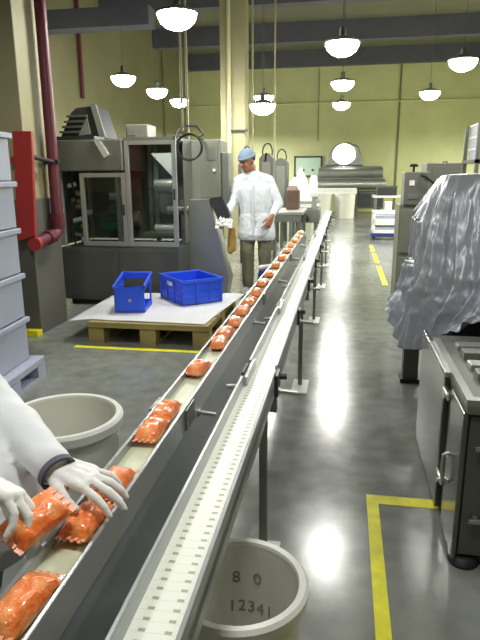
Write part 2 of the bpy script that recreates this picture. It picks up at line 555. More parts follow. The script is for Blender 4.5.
# ------------------------------------------------------------------ conveyors
LX0, LX1 = -0.509, -0.418
lc = thing('conveyor', 'long left conveyor carrying orange bags past the gloved worker', 'conveyor', (-0.463, 3.5, 0))
y0, y1 = 0.25, 6.75
MB().box((LX0 + .008, y0, .728), (LX1 - .008, y1, .742)).build('belt', M['belt'], lc)
MB().box((LX0, y0, .66), (LX0 + .009, y1, .765), bev=.002).build('side_rail', M['rail'], lc)
MB().box((LX1 - .009, y0, .69), (LX1, y1, .765), bev=.002).build('side_rail', M['rail'], lc)
MB().box((LX0 + .012, y0, .44), (LX1 - .002, y1, .70)).build('side_plate', M['sideplate'], lc)
MB().cyl((LX0 - .005, y1, .70), (LX1 + .005, y1, .70), .045, n=20).build('end_roller', M['steel'], lc, smooth=True)
for y in (.7, 2.55, 4.4, 6.25):
    MB().box((LX0 + .01, y, .03), (LX0 + .04, y + .03, .46)).box((LX0 + .01, y - .01, 0), (LX0 + .04, y + .04, .03)).build('leg', M['steel_dark'], lc)
    MB().box((LX1 - .04, y, .03), (LX1 - .01, y + .03, .46)).box((LX1 - .04, y - .01, 0), (LX1 - .01, y + .04, .03)).build('leg', M['steel_dark'], lc)
for y in (1.62, 2.75, 3.9, 5.0, 6.0):
    MB().cyl((LX1 - .002, y, .69), (LX1 + .055, y, .685), .007).cyl((LX1 - .002, y, .69), (LX1 + .008, y, .69), .014).build('bracket_pin', M['steel'], lc, smooth=True)
for y in (1.46, 3.1, 4.75):
    MB().box((LX0 - .012, y, .70), (LX0 + .0, y + .09, .76)).build('rail_joint', M['steel_dark'], lc)
    MB().box((LX1 - .001, y, .70), (LX1 + .006, y + .09, .76)).build('rail_joint', M['steel_dark'], lc)

RX0, RX1 = -0.300, -0.202
rcv = thing('conveyor', 'long right conveyor with an empty white chain running down the aisle', 'conveyor', (-0.257, 5.2, 0))
y0, y1 = 0.25, 10.35
xc = (RX0 + RX1) / 2
bl = MB()
bl.box((-.041, y0 - 5.2, -.012), (.041, y1 - 5.2, 0.0))
o = bl.build('chain', M['chain'], None); o.parent = rcv; o.location = (xc + 0.257, 0, .750)
for x in (xc - .0455, xc + .0425):
    MB().box((x, y0, .738), (x + .003, y1, .757)).build('wear_strip', M['belt'], rcv)
MB().box((RX0, y0, .745), (RX0 + .0085, 1.70, .788), bev=.002).box((RX0, 1.86, .745), (RX0 + .0085, y1, .788), bev=.002).build('guide_rail', M['rail'], rcv)
MB().box((RX1 - .0085, y0, .745), (RX1, 1.80, .772), bev=.002).box((RX1 - .0085, 1.86, .745), (RX1, y1, .772), bev=.002).build('guide_rail', M['rail'], rcv)
MB().box((RX0 + .009, y0, .66), (RX0 + .013, y1, .745)).box((RX1 - .013, y0, .66), (RX1 - .009, y1, .745)).build('frame', M['rail'], rcv)
MB().box((xc - .04, y0, .69), (xc + .04, y1, .715)).build('return_chain', M['sideplate'], rcv)
MB().cyl((RX0, y1 + .02, .72), (RX1, y1 + .02, .72), .05, n=20).build('end_roller', M['steel'], rcv, smooth=True)
for k, y in enumerate((1.86, 3.72, 5.57, 7.4, 9.2)):
    MB().box((xc - .014, y, .012), (xc + .014, y + .03, .68), bev=.003).build('leg', M['steel_dark'], rcv)
    MB().box((xc - .05, y - .14, 0), (xc + .055, y + .12, .012), bev=.003).build('foot_plate', M['whiteplastic'], rcv)
    MB().box((RX0 + .002, y, .60), (RX1 - .002, y + .04, .66)).build('cross_bracket', M['steel_dark'], rcv)
ys = [1.80, 2.75, 3.6, 4.5, 5.4, 6.3, 7.3, 8.3, 9.3]
for y in ys:
    MB().cyl((RX1 - .002, y, .705), (RX1 + .075, y, .700), .009).cyl((RX1 - .004, y, .705), (RX1 + .016, y, .705), .017).build('bracket_pin', M['steel'], rcv, smooth=True)
    MB().cyl((RX0 + .002, y, .715), (RX0 - .065, y, .71), .008).cyl((RX0 + .004, y, .715), (RX0 - .014, y, .715), .015).build('bracket_pin', M['steel'], rcv, smooth=True)
    MB().box((RX1, y - .03, .69), (RX1 + .012, y + .05, .765), bev=.002).cyl((RX1 + .012, y + .03, .745), (RX1 + .035, y + .03, .745), .011).build('clamp', M['dark'], rcv)
for y in (1.70, 2.68, 4.45, 6.2):
    MB().box((RX0 + .006, y, .752), (RX0 + .020, y + .20, .782), bev=.003).build('guide_shoe', M['rail'], rcv)
    MB().box((RX0 - .004, y + .02, .75), (RX0 + .007, y + .12, .79), bev=.002).build('clamp', M['black'], rcv)

# ------------------------------------------------------------------ orange bags
def make_bag(label, loc, L=.13, W=.064, H=.042, seed=0):
    t = thing('product_bag', label, 'bag', loc, 'orange bags on the left conveyor')
    loc = V(loc)

    def pillow(sgn_top=True):
        mb = MB()
        nu, nv = 18, 12
        g = {}
        for i in range(nu + 1):
            for j in range(nv + 1):
                u, v = i / nu * 2 - 1, j / nv * 2 - 1
                e = max(0, (1 - u ** 4)) ** .6 * max(0, (1 - v ** 4)) ** .6
                lump = 1 + .28 * noise.noise(V((u * 2.3 + seed, v * 2.3, 1.7)))
                x = v * W / 2 * (1 - .10 * (1 - e)); y = u * L / 2 * .86
                g[i, j, 1] = mb.bm.verts.new(loc + V((x, y, H * .36 + H * .6 * e * lump)))
                g[i, j, 0] = mb.bm.verts.new(loc + V((x * .96, y, H * .34 - H * .32 * min(1, e * 1.5))))
        for s_ in (0, 1):
            for i in range(nu):
                for j in range(nv):
                    q = (g[i, j, s_], g[i + 1, j, s_], g[i + 1, j + 1, s_], g[i, j + 1, s_])
                    mb.face(q if s_ else q[::-1])
        for i in range(nu):
            for j in (0, nv): mb.face((g[i, j, 0], g[i + 1, j, 0], g[i + 1, j, 1], g[i, j, 1]))
        for j in range(nv):
            for i in (0, nu): mb.face((g[i, j, 0], g[i, j + 1, 0], g[i, j + 1, 1], g[i, j, 1]))
        return mb
    pillow().build('pouch', M['orange'], t, smooth=True)
    for s_ in (-1, 1):
        mb = MB()
        for k in range(8):
            xa, xb = (-.5 + k / 8) * W * .94, (-.5 + (k + 1) / 8) * W * .94
            z = H * .36 + (.002 if k % 2 else -.002)
            mb.box(loc + V((xa, s_ * L * .42 - .001, z - .0012)), loc + V((xb, s_ * L * .42 + s_ * L * .08 + .001, z + .0012)))
        mb.build('seal', M['film'], t)
    return t


ysb = [at(px, py, z=.765).y for px, py in ((30, 603), (93, 519), (122, 483), (155, 429), (168, 410), (200, 367), (219, 342), (226, 332), (235, 321), (243, 310), (250, 301),
                                           (256, 292), (262, 282.5), (269, 273.5), (275, 265), (281, 257.5), (286, 250.5), (291, 245), (295, 240.2), (299, 236), (303, 232.3))]
ordn = ['first', 'second', 'third', 'fourth', 'fifth', 'sixth', 'seventh', 'eighth', 'ninth', 'tenth', 'eleventh', 'twelfth', 'thirteenth',
        'fourteenth', 'fifteenth', 'sixteenth', 'seventeenth', 'eighteenth']
labs = ['orange bag nearest the camera, alone at the bottom left of the belt',
        'orange bag on the belt just below the gloved fingertips',
        'orange bag on the belt directly under the reaching gloved hand',
        'orange bag past the gloved hand, nearer of a touching pair',
        'orange bag past the gloved hand, farther of a touching pair',
        'single orange bag alone on a bare stretch of belt beside the pallet']
protos = []
for k, y in enumerate(ysb):
    if k < 6: lab = labs[k]
    elif k == len(ysb) - 1: lab = 'last orange bag, at the far end of the left conveyor'
    else: lab = 'small orange bag, %s in line beyond the single bag by the pallet' % ordn[k - 6]
    loc = (-0.463 + random.uniform(-.006, .006), y, .7445)
    if k < 4:
        protos.append(make_bag(lab, loc, seed=k * 3.1, L=.13 if k else .15))
        protos[-1].rotation_euler[2] = random.uniform(-.12, .12)
    else:
        dup(protos[1 + k % 3], loc, random.uniform(-.16, .16), lab)

# ------------------------------------------------------------------ bins
def round_bin(name, label, c, R, Hh, taper=.86, marks=False, group=None):
    t = thing(name, label, 'bin', c, group)
    w = .010
    MB().lathe(c, [(0, 0.0), (R * taper, 0.0), (R * (taper + .5 * (1 - taper)), Hh * .5), (R, Hh), (R - w, Hh), (R * (taper + .5 * (1 - taper)) - w, Hh * .5), (R * taper - w, .014), (0, .014)], 48).build('tub', M['bin'], t, smooth=True)
    MB().lathe(c, [(R + .001, Hh - .035), (R + .013, Hh - .032), (R + .016, Hh - .004), (R + .008, Hh + .006), (R - .008, Hh + .005), (R - .011, Hh - .005)], 48).build('rim', M['whiteplastic'], t, smooth=True)
    return t


round_bin('round_bin', 'round white bin on the floor behind the gloved sleeve, left of the conveyors', (-.925, 1.72, 0), .188, .60)
rb = round_bin('round_bin', 'translucent round bin standing under the near end of right conveyor', (-.232, 1.245, 0), .165, .40)
# faded lettering on the inner far wall of the tub (figures in grey ink)
def letters(txt, size, place, m, parent, name):
    cu = bpy.data.curves.new('t', 'FONT'); cu.body = txt; cu.size = size; cu.align_x = 'CENTER'; cu.extrude = .0005; cu.space_character = 1.1
    o = bpy.data.objects.new('t', cu); COL.objects.link(o)
    me = bpy.data.meshes.new_from_object(o.evaluated_get(bpy.context.evaluated_depsgraph_get()))
    bpy.data.objects.remove(o); bpy.data.curves.remove(cu)
    off = parent_origin(parent)
    for v in me.vertices: v.co = V(place(v.co)) - off
    me.materials.clear(); me.materials.append(m)
    q = bpy.data.objects.new(name, me); COL.objects.link(q); q.parent = parent
    return q


def on_tub(base_z, ang0):
    def f(co):
        z = base_z + co.y
        r = .165 * (.86 + .14 * z / .40) - .0112 - .0008 - co.z
        a = ang0 - co.x / r
        return (-.232 + r * math.cos(a), 1.245 + r * math.sin(a), z)
    return f


letters('8  0', .05, on_tub(.28, PI * .50), M['ink'], rb, 'lettering')
letters('12341', .05, on_tub(.19, PI * .47), M['ink'], rb, 'lettering')

# dark green object on the floor between the conveyors
p = at(84, 632, z=.12)
g_ = thing('green_crate', 'dark green plastic crate on the floor between the conveyors', 'crate', (p.x, p.y, 0))
mb = MB().box((p.x - .055, p.y - .10, 0), (p.x + .03, p.y + .06, .012))
for (a, b_) in (((p.x - .055, p.y - .10), (p.x - .045, p.y + .06)), ((p.x + .02, p.y - .10), (p.x + .03, p.y + .06)), ((p.x - .055, p.y - .10), (p.x + .03, p.y - .09)), ((p.x - .055, p.y + .05), (p.x + .03, p.y + .06))):
    mb.box((*a, 0), (*b_, .12))
mb.build('shell', M['darkgreen'], g_, bev=.003)

# ------------------------------------------------------------------ grey tote stack on its pallet
PX, PY, PR = -2.36, 3.2, math.radians(5)
pp = (PX, PY, 0)
pt = thing('plastic_pallet', 'grey plastic pallet under the stack of grey totes at left edge', 'pallet', pp)
mb = MB().box((PX - .32, PY - .45, .10), (PX + .32, PY + .45, .15), bev=.006)
mb.build('deck', M['tote'], pt)
for sx in (-.27, 0, .27):
    MB().box((PX + sx - .05, PY - .45, 0), (PX + sx + .05, PY + .45, .022)).build('runner', M['tote'], pt)
    for sy in (-.39, 0, .39):
        MB().box((PX + sx - .05, PY + sy - .06, .022), (PX + sx + .05, PY + sy + .06, .10)).build('block', M['tote'], pt)
pt.rotation_euler[2] = PR


def make_tote(label, loc):
    t = thing('grey_tote', label, 'tote', loc, 'stacked grey totes')
    x, y, z = loc
    mb = MB()
    w, l, h, th = .26, .38, .300, .008
    mb.box((x - w, y - l, z), (x + w, y + l, z + .01))
    mb.box((x - w, y - l, z), (x - w + th, y + l, z + h)); mb.box((x + w - th, y - l, z), (x + w, y + l, z + h))
    mb.box((x - w, y - l, z), (x + w, y - l + th, z + h)); mb.box((x - w, y + l - th, z), (x + w, y + l, z + h))
    mb.build('shell', M['tote'], t, bev=.004)
    r = MB()
    e = .022
    for (a, b_) in (((x - w - e, y - l - e), (x - w + .004, y + l + e)), ((x + w - .004, y - l - e), (x + w + e, y + l + e)),
                    ((x - w, y - l - e), (x + w, y - l + .004)), ((x - w, y + l - .004), (x + w, y + l + e))):
        r.box((*a, z + h - .035), (*b_, z + h))
    r.build('rim', M['tote'], t, bev=.005)
    MB().box((x + w - .002, y - .08, z + .19), (x + w + .006, y + .08, z + .215)).build('handle', M['tote'], t, bev=.002)
    return t


tl = ['bottom grey tote of the stack, resting on the plastic pallet', 'second grey tote up in the stack at the left edge', 'middle grey tote of the five stacked at left edge',
      'fourth grey tote up, just below the top one of the stack', 'topmost grey tote of the stack beside the red panel']
t0 = None
for k in range(5):
    loc = (PX - .02, PY, .15 + .305 * k)
    if t0 is None:
        t0 = make_tote(tl[k], loc); t0.rotation_euler[2] = PR
    else:
        dup(t0, loc, PR + random.uniform(-.015, .015), tl[k])

# ------------------------------------------------------------------ wooden pallet, sheet and blue crates
PZ = 0.2
A, B, C_, D = at(97, 322, z=PZ), at(203, 325, z=PZ), at(241, 294, z=PZ), at(118, 296, z=PZ)
pw = thing('wooden_pallet', 'low wooden pallet under the white sheet and blue crates', 'pallet', (-1.7, 5.0, 0))
for k in range(7):
    f0 = k / 7; y = 4.5 + f0 * 1.25
    MB().box((-2.12, y, .165), (-1.06, y + .15, .190), bev=.003).build('deck_board', M['wood'], pw)
for x in (-2.12, -1.66, -1.2):
    MB().box((x, 4.5, .14), (x + .14, 5.73, .165)).build('stringer_board', M['wood'], pw)
    MB().box((x, 4.5, 0), (x + .14, 5.73, .022)).build('base_board', M['wood'], pw)
    for y in (4.5, 5.05, 5.6):
        MB().box((x, y, .022), (x + .14, y + .13, .14), bev=.003).build('block', M['wood'], pw)
MB().box((-2.12, 4.49, .145), (-1.06, 4.5, .190)).build('front_board', M['wood'], pw)

S = [at(68, 318, z=PZ), at(204, 324, z=PZ), at(245, 293, z=PZ), at(112, 293, z=PZ)]
mb = MB()
N = 40
vs = {}
for i in range(N + 1):
    for j in range(N + 1):
        u, v = i / N, j / N
        p = S[0].lerp(S[1], u).lerp(S[3].lerp(S[2], u), v)
        edge = min(u, 1 - u, v, 1 - v)
        inside = (-2.12 < p.x < -1.06) and (4.49 < p.y < 5.73)
        z = .192 + .0035 * (1 + noise.noise(V((p.x * 5, p.y * 5, 0))))
        over = max(0, -2.12 - p.x, p.x + 1.06, 4.49 - p.y)
        z -= over * .10
        vs[i, j] = mb.bm.verts.new((p.x, p.y, z))
for i in range(N):
    for j in range(N): mb.face((vs[i, j], vs[i + 1, j], vs[i + 1, j + 1], vs[i, j + 1]))
o = mb.alone('plastic_sheet', M['sheet'], (-1.7, 5.0, .19), smooth=True)
sd = o.modifiers.new('solid', 'SOLIDIFY'); sd.thickness = .003; sd.offset = 1
tag(o, 'white plastic sheet spread over the wooden pallet', 'sheet')

# open blue crate, turned on the sheet
SZ = .203
p0 = at(183, 306, z=SZ); p1 = at(222, 301, z=SZ); p2 = at(161, 296.5, z=SZ)
ux = (p1 - p0); W_ = ux.length; ux.normalize()
uy = V((-ux.y, ux.x, 0)); L_ = min((p2 - p0).length, .56)
ang = math.atan2(ux.y, ux.x)
bc = thing('blue_crate', 'open blue plastic crate with ribbed sides on the white sheet', 'crate', (p0.x, p0.y, SZ))
hh, th = .235, .012
mb = MB().box((0, 0, 0), (W_, L_, .012))
mb.box((0, 0, 0), (W_, th, hh)).box((0, L_ - th, 0), (W_, L_, hh)).box((0, 0, 0), (th, L_, hh)).box((W_ - th, 0, 0), (W_, L_, hh))
o = mb.build('shell', M['blue'], None, bev=.003); o.parent = bc
mb = MB()
e = .014
mb.box((-e, -e, hh - .03), (W_ + e, .002, hh + .004)).box((-e, L_ - .002, hh - .03), (W_ + e, L_ + e, hh + .004)).box((-e, 0, hh - .03), (.002, L_, hh + .004)).box((W_ - .002, 0, hh - .03), (W_ + e, L_, hh + .004))
o = mb.build('rim', M['blue'], None, bev=.004); o.parent = bc
mb = MB()
for z in (.07, .13): mb.box((-.008, -.008, z), (W_ + .008, L_ + .008, z + .008))
for x in (.0, W_ * .33, W_ * .66, W_ - .02): mb.box((x, -.010, .0), (x + .02, .0, hh - .02))
for y in (L_ * .33, L_ * .66, L_ - .02): mb.box((-.010, y, 0), (0, y + .02, hh - .02))
# the ribs are a hollow band: cut the middle away by keeping only the outside bars
mb2 = MB()
for z in (.07, .13):
    mb2.box((-.008, -.008, z), (W_ + .008, 0, z + .008)).box((-.008, 0, z), (0, L_, z + .008)).box((W_, 0, z), (W_ + .008, L_, z + .008)).box((-.008, L_, z), (W_ + .008, L_ + .008, z + .008))
for x in (.0, W_ * .33, W_ * .66, W_ - .02): mb2.box((x, -.010, .0), (x + .02, .0, hh - .02))
for y in (L_ * .33, L_ * .66, L_ - .02): mb2.box((-.010, y, 0), (0, y + .02, hh - .02))
mb.bm.free()
o = mb2.build('ribs', M['blue'], None); o.parent = bc
o = MB().box((-.0115, L_ * .40, .155), (-.009, L_ * .64, .195)).build('label_plate', M['whiteplastic'], None); o.parent = bc
bc.rotation_euler[2] = ang

# upright blue carrier with a slanting open top
q0 = at(115, 312.5, z=SZ); q1 = at(145, 312.5, z=SZ); qb = at(155, 304, z=SZ)
ux = q1 - q0; W2 = ux.length; ang2 = math.atan2(ux.y, ux.x)
bt = thing('blue_carrier', 'upright blue plastic carrier with open slanting top, left of the blue crate', 'carrier', (q0.x, q0.y, SZ))
D2, h0, h1 = .36, .235, .30
tb = MB()
tb.box((0, 0, 0), (W2, .014, h0), bev=.004)
o = tb.build('front_panel', M['blue'], None); o.parent = bt
o = MB().prism([(0, 0, 0), (0, D2, 0), (0, D2, h1), (0, 0, h0)], (.014, 0, 0)).build('side_panel', M['blue'], None, bev=.003); o.parent = bt
o = MB().prism([(0, 0, h0), (0, D2, h1), (0, D2, h1 - .05), (0, 0, h0 - .05)], (.014, 0, 0)).build('top_bar', M['blue'], None, bev=.003); o.parent = bt
o = MB().prism([(W2 - .014, 0, h0), (W2 - .014, D2, h1), (W2 - .014, D2, h1 - .05), (W2 - .014, 0, h0 - .05)], (.014, 0, 0)).box((W2 - .014, D2 - .03, 0), (W2, D2, h1 - .03)).box((W2 - .014, 0, 0), (W2, D2, .04)).build('open_side', M['blue'], None, bev=.003); o.parent = bt
o = MB().tube([(.0, 0, h0), (W2, 0, h0), (W2, D2, h1), (0, D2, h1)], .015, 10, True).build('rim', M['blue'], None, smooth=True); o.parent = bt
o = MB().box((0, D2 - .014, h1 - .05), (W2, D2, h1)).build('back_bar', M['blue'], None); o.parent = bt
o = MB().box((0, D2 - .014, 0), (W2, D2, .05)).box((0, 0, 0), (W2, D2, .012)).build('bottom_panel', M['blue'], None); o.parent = bt
o = MB().cyl((W2 * .52, .001, .11), (W2 * .52, -.004, .11), .016, n=20).build('round_boss', M['tote'], None, smooth=True); o.parent = bt
bt.rotation_euler[2] = ang2

# ------------------------------------------------------------------ packing machine at the left
pm = thing('packing_machine', 'big steel packing machine with framed glass guards behind the pallet', 'machine', (-2.4, 6.4, 0))
YF_ = 5.95
X0, X1, XM, X2 = at(58, 200, Y=YF_).x, at(79, 200, Y=YF_).x, at(126, 200, Y=YF_).x, at(177, 200, Y=YF_).x
ZB = at(120, 246, Y=YF_).z
ZT = at(150, 140, Y=YF_).z
ZU = at(100, 171, Y=YF_).z
MB().box((X0, YF_, .06), (X2, 6.75, ZB - .02), bev=.006).build('base_cabinet', M['grey_dark'], pm)
MB().box((X0 + .05, YF_ + .05, 0), (X2 - .05, 6.7, .06)).build('plinth', M['black'], pm)
MB().box((X0, YF_ - .006, ZB * .15), (X0 + .62, YF_, ZB * .93)).build('base_door', M['grey_dark'], pm, bev=.004)
MB().box((X0 + .66, YF_ - .006, ZB * .15), (X2 - .03, YF_, ZB * .93)).build('base_door', M['grey_dark'], pm, bev=.004)


def guard(xa, xb, za, zb, y, parent, handle=True, w=.045):
    f_ = MB().box((xa, y - .02, za), (xa + w, y + .02, zb)).box((xb - w, y - .02, za), (xb, y + .02, zb)).box((xa + w, y - .02, za), (xb - w, y + .02, za + w)).box((xa + w, y - .02, zb - w), (xb - w, y + .02, zb)).build('guard_frame', M['alu'], parent, bev=.003)
    MB().box((xa + w, y - .004, za + w), (xb - w, y + .004, zb - w)).build('pane', M['pane'], f_)
    if handle: MB().cyl((xb - w / 2, y - .045, (za + zb) / 2 - .05), (xb - w / 2, y - .045, (za + zb) / 2 + .05), .008).cyl((xb - w / 2, y - .045, (za + zb) / 2 - .05), (xb - w / 2, y - .018, (za + zb) / 2 - .05), .006).cyl((xb - w / 2, y - .045, (za + zb) / 2 + .05), (xb - w / 2, y - .018, (za + zb) / 2 + .05), .006).build('handle', M['black'], f_)
    return f_


guard(X1 + .02, XM, ZB, ZU - .02, YF_ + .02, pm)
guard(XM + .005, X2, ZB, ZT, YF_ + .02, pm)
for x, y in ((X0, YF_), (X0, 6.7), (X2 - .05, 6.7), (XM, 6.7)):
    MB().box((x, y, ZB), (x + .05, y + .05, ZU if x < XM - .01 else ZT)).build('frame_post', M['alu'], pm)
MB().box((XM, YF_ + .0, ZT), (XM + .045, 6.75, ZT + .03)).box((X2 - .045, YF_, ZT), (X2, 6.75, ZT + .03)).box((XM + .045, YF_, ZT), (X2 - .045, YF_ + .045, ZT + .03)).box((XM + .045, 6.42, ZT), (X2 - .045, 6.75, ZT + .03)).box((XM + .045, 6.05, ZT), (XM + .26, 6.42, ZT + .03)).build('roof_panel', M['grey'], pm)
MB().box((X0, 6.73, ZB), (X2, 6.75, ZT)).build('rear_panel', M['grey'], pm)
MB().box((X0, YF_ + .06, ZB), (X0 + .01, 6.73, ZU)).build('side_panel', M['grey_dark'], pm)
MB().box((X2 - .01, YF_ + .3, ZB), (X2, 6.73, ZT)).build('side_panel', M['grey'], pm)
# upper steel box and angled plates
ZH = at(80, 140, Y=YF_).z
MB().box((X0 - .02, YF_ - .02, ZU), (XM - .01, 6.75, ZH), bev=.012).build('drive_box', M['steel_dark'], pm)
a = at(93, 140, Y=YF_ - .04); b_ = at(100, 141, Y=YF_ - .04); c_ = at(109, 155, Y=YF_ - .04); d_ = at(104, 158, Y=YF_ - .04)
MB().prism([a, b_, c_, d_], (0, .02, 0)).build('angled_plate', M['steelwhite'], pm)
# infeed hopper on top
hp = [at(61, 137, Y=6.3), at(71, 113, Y=6.3), at(76, 108, Y=6.3), at(92, 106, Y=6.3), at(102, 137, Y=6.3)]
hp = [V((q.x, 6.3, max(q.z, ZH) if k in (0, 4) else q.z)) for k, q in enumerate(hp)]
MB().prism(hp, (0, .45, 0)).build('infeed_hopper', M['dark'], pm)
a, b_ = hp[3], hp[4]
MB().prism([a + V((-.01, 0, .02)), a + V((.05, 0, .02)), b_ + V((.05, 0, 0)), b_ + V((-.02, 0, 0))], (0, -.03, 0)).build('hopper_arm', M['grey'], pm)
MB().prism([V((hp[0].x + .22, 6.29, hp[0].z + .01)), V((hp[0].x + .33, 6.29, hp[0].z + .20)), V((hp[0].x + .36, 6.29, hp[0].z + .02))], (0, -.015, 0)).build('hopper_gusset', M['grey'], pm)
for k in range(4):
    q = hp[0].lerp(hp[1], .15 + k * .22)
    MB().box((q.x - .02, 6.27, q.z), (q.x + .22, 6.30, q.z + .022)).build('hopper_slat', M['grey_dark'], pm)
MB().box((X0 + .02, YF_ + .02, ZH), (X0 + .45, 6.25, ZH + .04)).build('hopper_tray', M['dark'], pm)
# control box on the roof
q = at(126, 139, Y=6.1); r_ = at(147, 124, Y=6.1)
MB().box((q.x, 6.1, ZT + .03), (r_.x, 6.4, r_.z), bev=.01).build('roof_box', M['grey'], pm)
MB().box((q.x + .02, 6.095, ZT + .06), (q.x + .10, 6.10, r_.z - .03)).build('roof_box_panel', M['steel'], pm)
# things inside the guards
for k, (x, y, z, r, L__) in enumerate(((X1 + .2, 6.35, ZB + .52, .07, .35), (X1 + .3, 6.5, ZB + .25, .09, .3), (XM + .18, 6.4, ZB + .62, .08, .4), (XM + .33, 6.35, ZB + .36, .05, .4), (XM + .2, 6.3, ZB + .15, .06, .4))):
    MB().cyl((x, y, z), (x + L__ * .6, y + .02, z), r, n=18).build('film_roller', M['steel_dark'] if k % 2 else M['steel'], pm, smooth=True)
MB().box((X1 + .08, 6.3, ZB + .14), (X1 + .30, 6.5, ZB + .23), bev=.01).build('green_tray', M['green'], pm)
MB().box((X1 + .30, 6.25, ZB), (X1 + .34, 6.30, ZU)).box((XM + .12, 6.55, ZB), (XM + .17, 6.6, ZT)).box((XM + .4, 6.35, ZB), (XM + .44, 6.4, ZT)).build('inner_post', M['steel'], pm)
MB().box((XM + .05, 6.6, ZB + .3), (X2 - .08, 6.64, ZB + .6)).box((XM + .08, 6.2, ZB + .08), (X2 - .1, 6.6, ZB + .12)).box((X1 + .05, 6.6, ZB + .3), (XM - .05, 6.64, ZB + .7)).build('inner_plate', M['steel_dark'], pm)
MB().prism([(X2 - .10, 6.2, ZT - .12), (X2 - .35, 6.2, ZT - .12), (X2 - .12, 6.2, ZT - .36)], (0, .02, 0)).build('inner_plate', M['whiteplastic'], pm)
for k in range(9):
    x = X0 + .07 + random.random() * .12; z = ZB + .03 + k * .075; y = YF_ + .08 + random.random() * .25
    rr = .018 + random.random() * .022
    MB().cyl((x - .03, y, z), (x + .06, y + .02, z + random.uniform(-.03, .03)), rr, n=10).build('valve', M[random.choice(['steelwhite', 'steel', 'tan', 'steel_dark'])], pm, smooth=True)
MB().tube([(X0 + .12, YF_ + .1, ZB), (X0 + .10, YF_ + .08, ZB + .25), (X0 + .15, YF_ + .12, ZB + .5), (X0 + .1, YF_ + .1, ZU)], .010).build('hose', M['black'], pm, smooth=True)

# ------------------------------------------------------------------ filling unit: control cabinet, chute, coil of cable
fu = thing('filling_unit', 'grey control cabinet over a slanting steel chute left of the standing worker', 'machine', (-1.6, 6.7, 0))
a = at(187, 140, Y=6.6); b_ = at(221, 200, Y=6.6)
CX0, CX1, CZ0, CZ1 = a.x, b_.x, b_.z, a.z
cb = MB().box((CX0, 6.6, CZ0), (CX1, 7.0, CZ1), bev=.008).build('cabinet', M['grey'], fu)
MB().box((CX0 + .16, 6.592, CZ0 + .03), (CX1 - .03, 6.6, CZ1 - .03), bev=.002).build('cabinet_door', M['grey'], fu)
MB().box((CX1 - .15, 6.586, CZ1 - .22), (CX1 - .06, 6.594, CZ1 - .08)).build('display', M['steel_dark'], fu)
MB().cyl((CX1 - .07, 6.59, CZ0 + .33), (CX1 - .07, 6.575, CZ0 + .33), .016).build('knob', M['whiteplastic'], fu)
MB().box((CX1, 6.65, CZ0 - .05), (CX1 + .08, 6.95, CZ1 - .14), bev=.004).build('side_box', M['steel_dark'], fu)
pts = [at(180, 200, Y=6.42), at(209, 199, Y=6.42), at(229, 279, Y=6.42), at(226, 300, Y=6.42), at(190, 300, Y=6.42), at(182, 262, Y=6.42)]
MB().prism(pts, (0, .26, 0)).build('chute', M['steel'], fu, bev=.004)
pts = [at(209, 199, Y=6.40), at(222, 196, Y=6.40), at(230, 217, Y=6.40), at(219, 222, Y=6.40)]
MB().prism(pts, (0, .10, 0)).build('dark_flap', M['dark'], fu)
MB().box((CX0 + .02, 6.72, .04), (CX0 + .08, 6.95, CZ0)).box((CX1 - .1, 6.72, .04), (CX1 - .04, 6.95, CZ0)).box((CX0 - .02, 6.66, 0), (CX1, 6.98, .04)).build('stand', M['grey_dark'], fu)
cz = at(189, 147, Y=5.86)
cab_ = thing('cable_coil', 'black coil of cable hung between glass guard and grey control cabinet', 'cable', (cz.x, 5.9, cz.z))
mb = MB()
for k in range(4):
    mb.tube([(cz.x + (.125 + .005 * (k % 2)) * math.cos(t * 2 * PI / 28), 5.86 + .012 * k + .004 * math.sin(t), cz.z + (.13 - .003 * k) * math.sin(t * 2 * PI / 28)) for t in range(28)], .0075, 8, True)
mb.build('coil', M['black'], cab_, smooth=True)
MB().tube([(cz.x - .12, 5.89, cz.z + .02), (cz.x - .15, 5.95, cz.z + .14), (cz.x - .10, 6.05, cz.z + .22), (cz.x + .0, 6.2, cz.z + .22), (cz.x + .0, 6.5, cz.z + .16), (CX0 + .1, 6.7, CZ1 + .03), (CX0 + .14, 6.75, CZ1 + .004)], .010, 8).build('lead', M['black'], cab_, smooth=True)
MB().cyl((X2 - .01, 5.95, cz.z + .115), (cz.x + .02, 5.885, cz.z + .115), .008).build('hook', M['steel'], cab_)

# tan sack hanging at the spout, with white film in the worker's hand
sx, sz = at(231, 228, Y=6.45).x, at(231, 228, Y=6.45).z
ts = thing('tan_sack', 'tan sack hanging below the spout beside the standing worker', 'sack', (sx, 6.47, .62))
blob('sack_body', [('c', (sx - .01, 6.45, .56), .035, (sx, 6.45, sz - .0), .028), ('c', (sx + .03, 6.46, .58), .03, (sx + .02, 6.46, sz - .02), .025)], M['tan'], ts, .008, 3, .01, 9)
MB().cyl((sx, 6.46, sz - .02), (sx - .01, 6.46, sz + .06), .008).build('tie', M['brown'], ts)

# ------------------------------------------------------------------ people
def axes(fw, upv, a, b_, c_):
    """ellipsoid axes: side a, forward b, up c"""
    fw = V(fw).normalized(); upv = V(upv); upv = (upv - fw * upv.dot(fw)).normalized()
    sd_ = fw.cross(upv)
    return sd_, fw, upv, (sd_ * a, fw * b_, upv * c_)


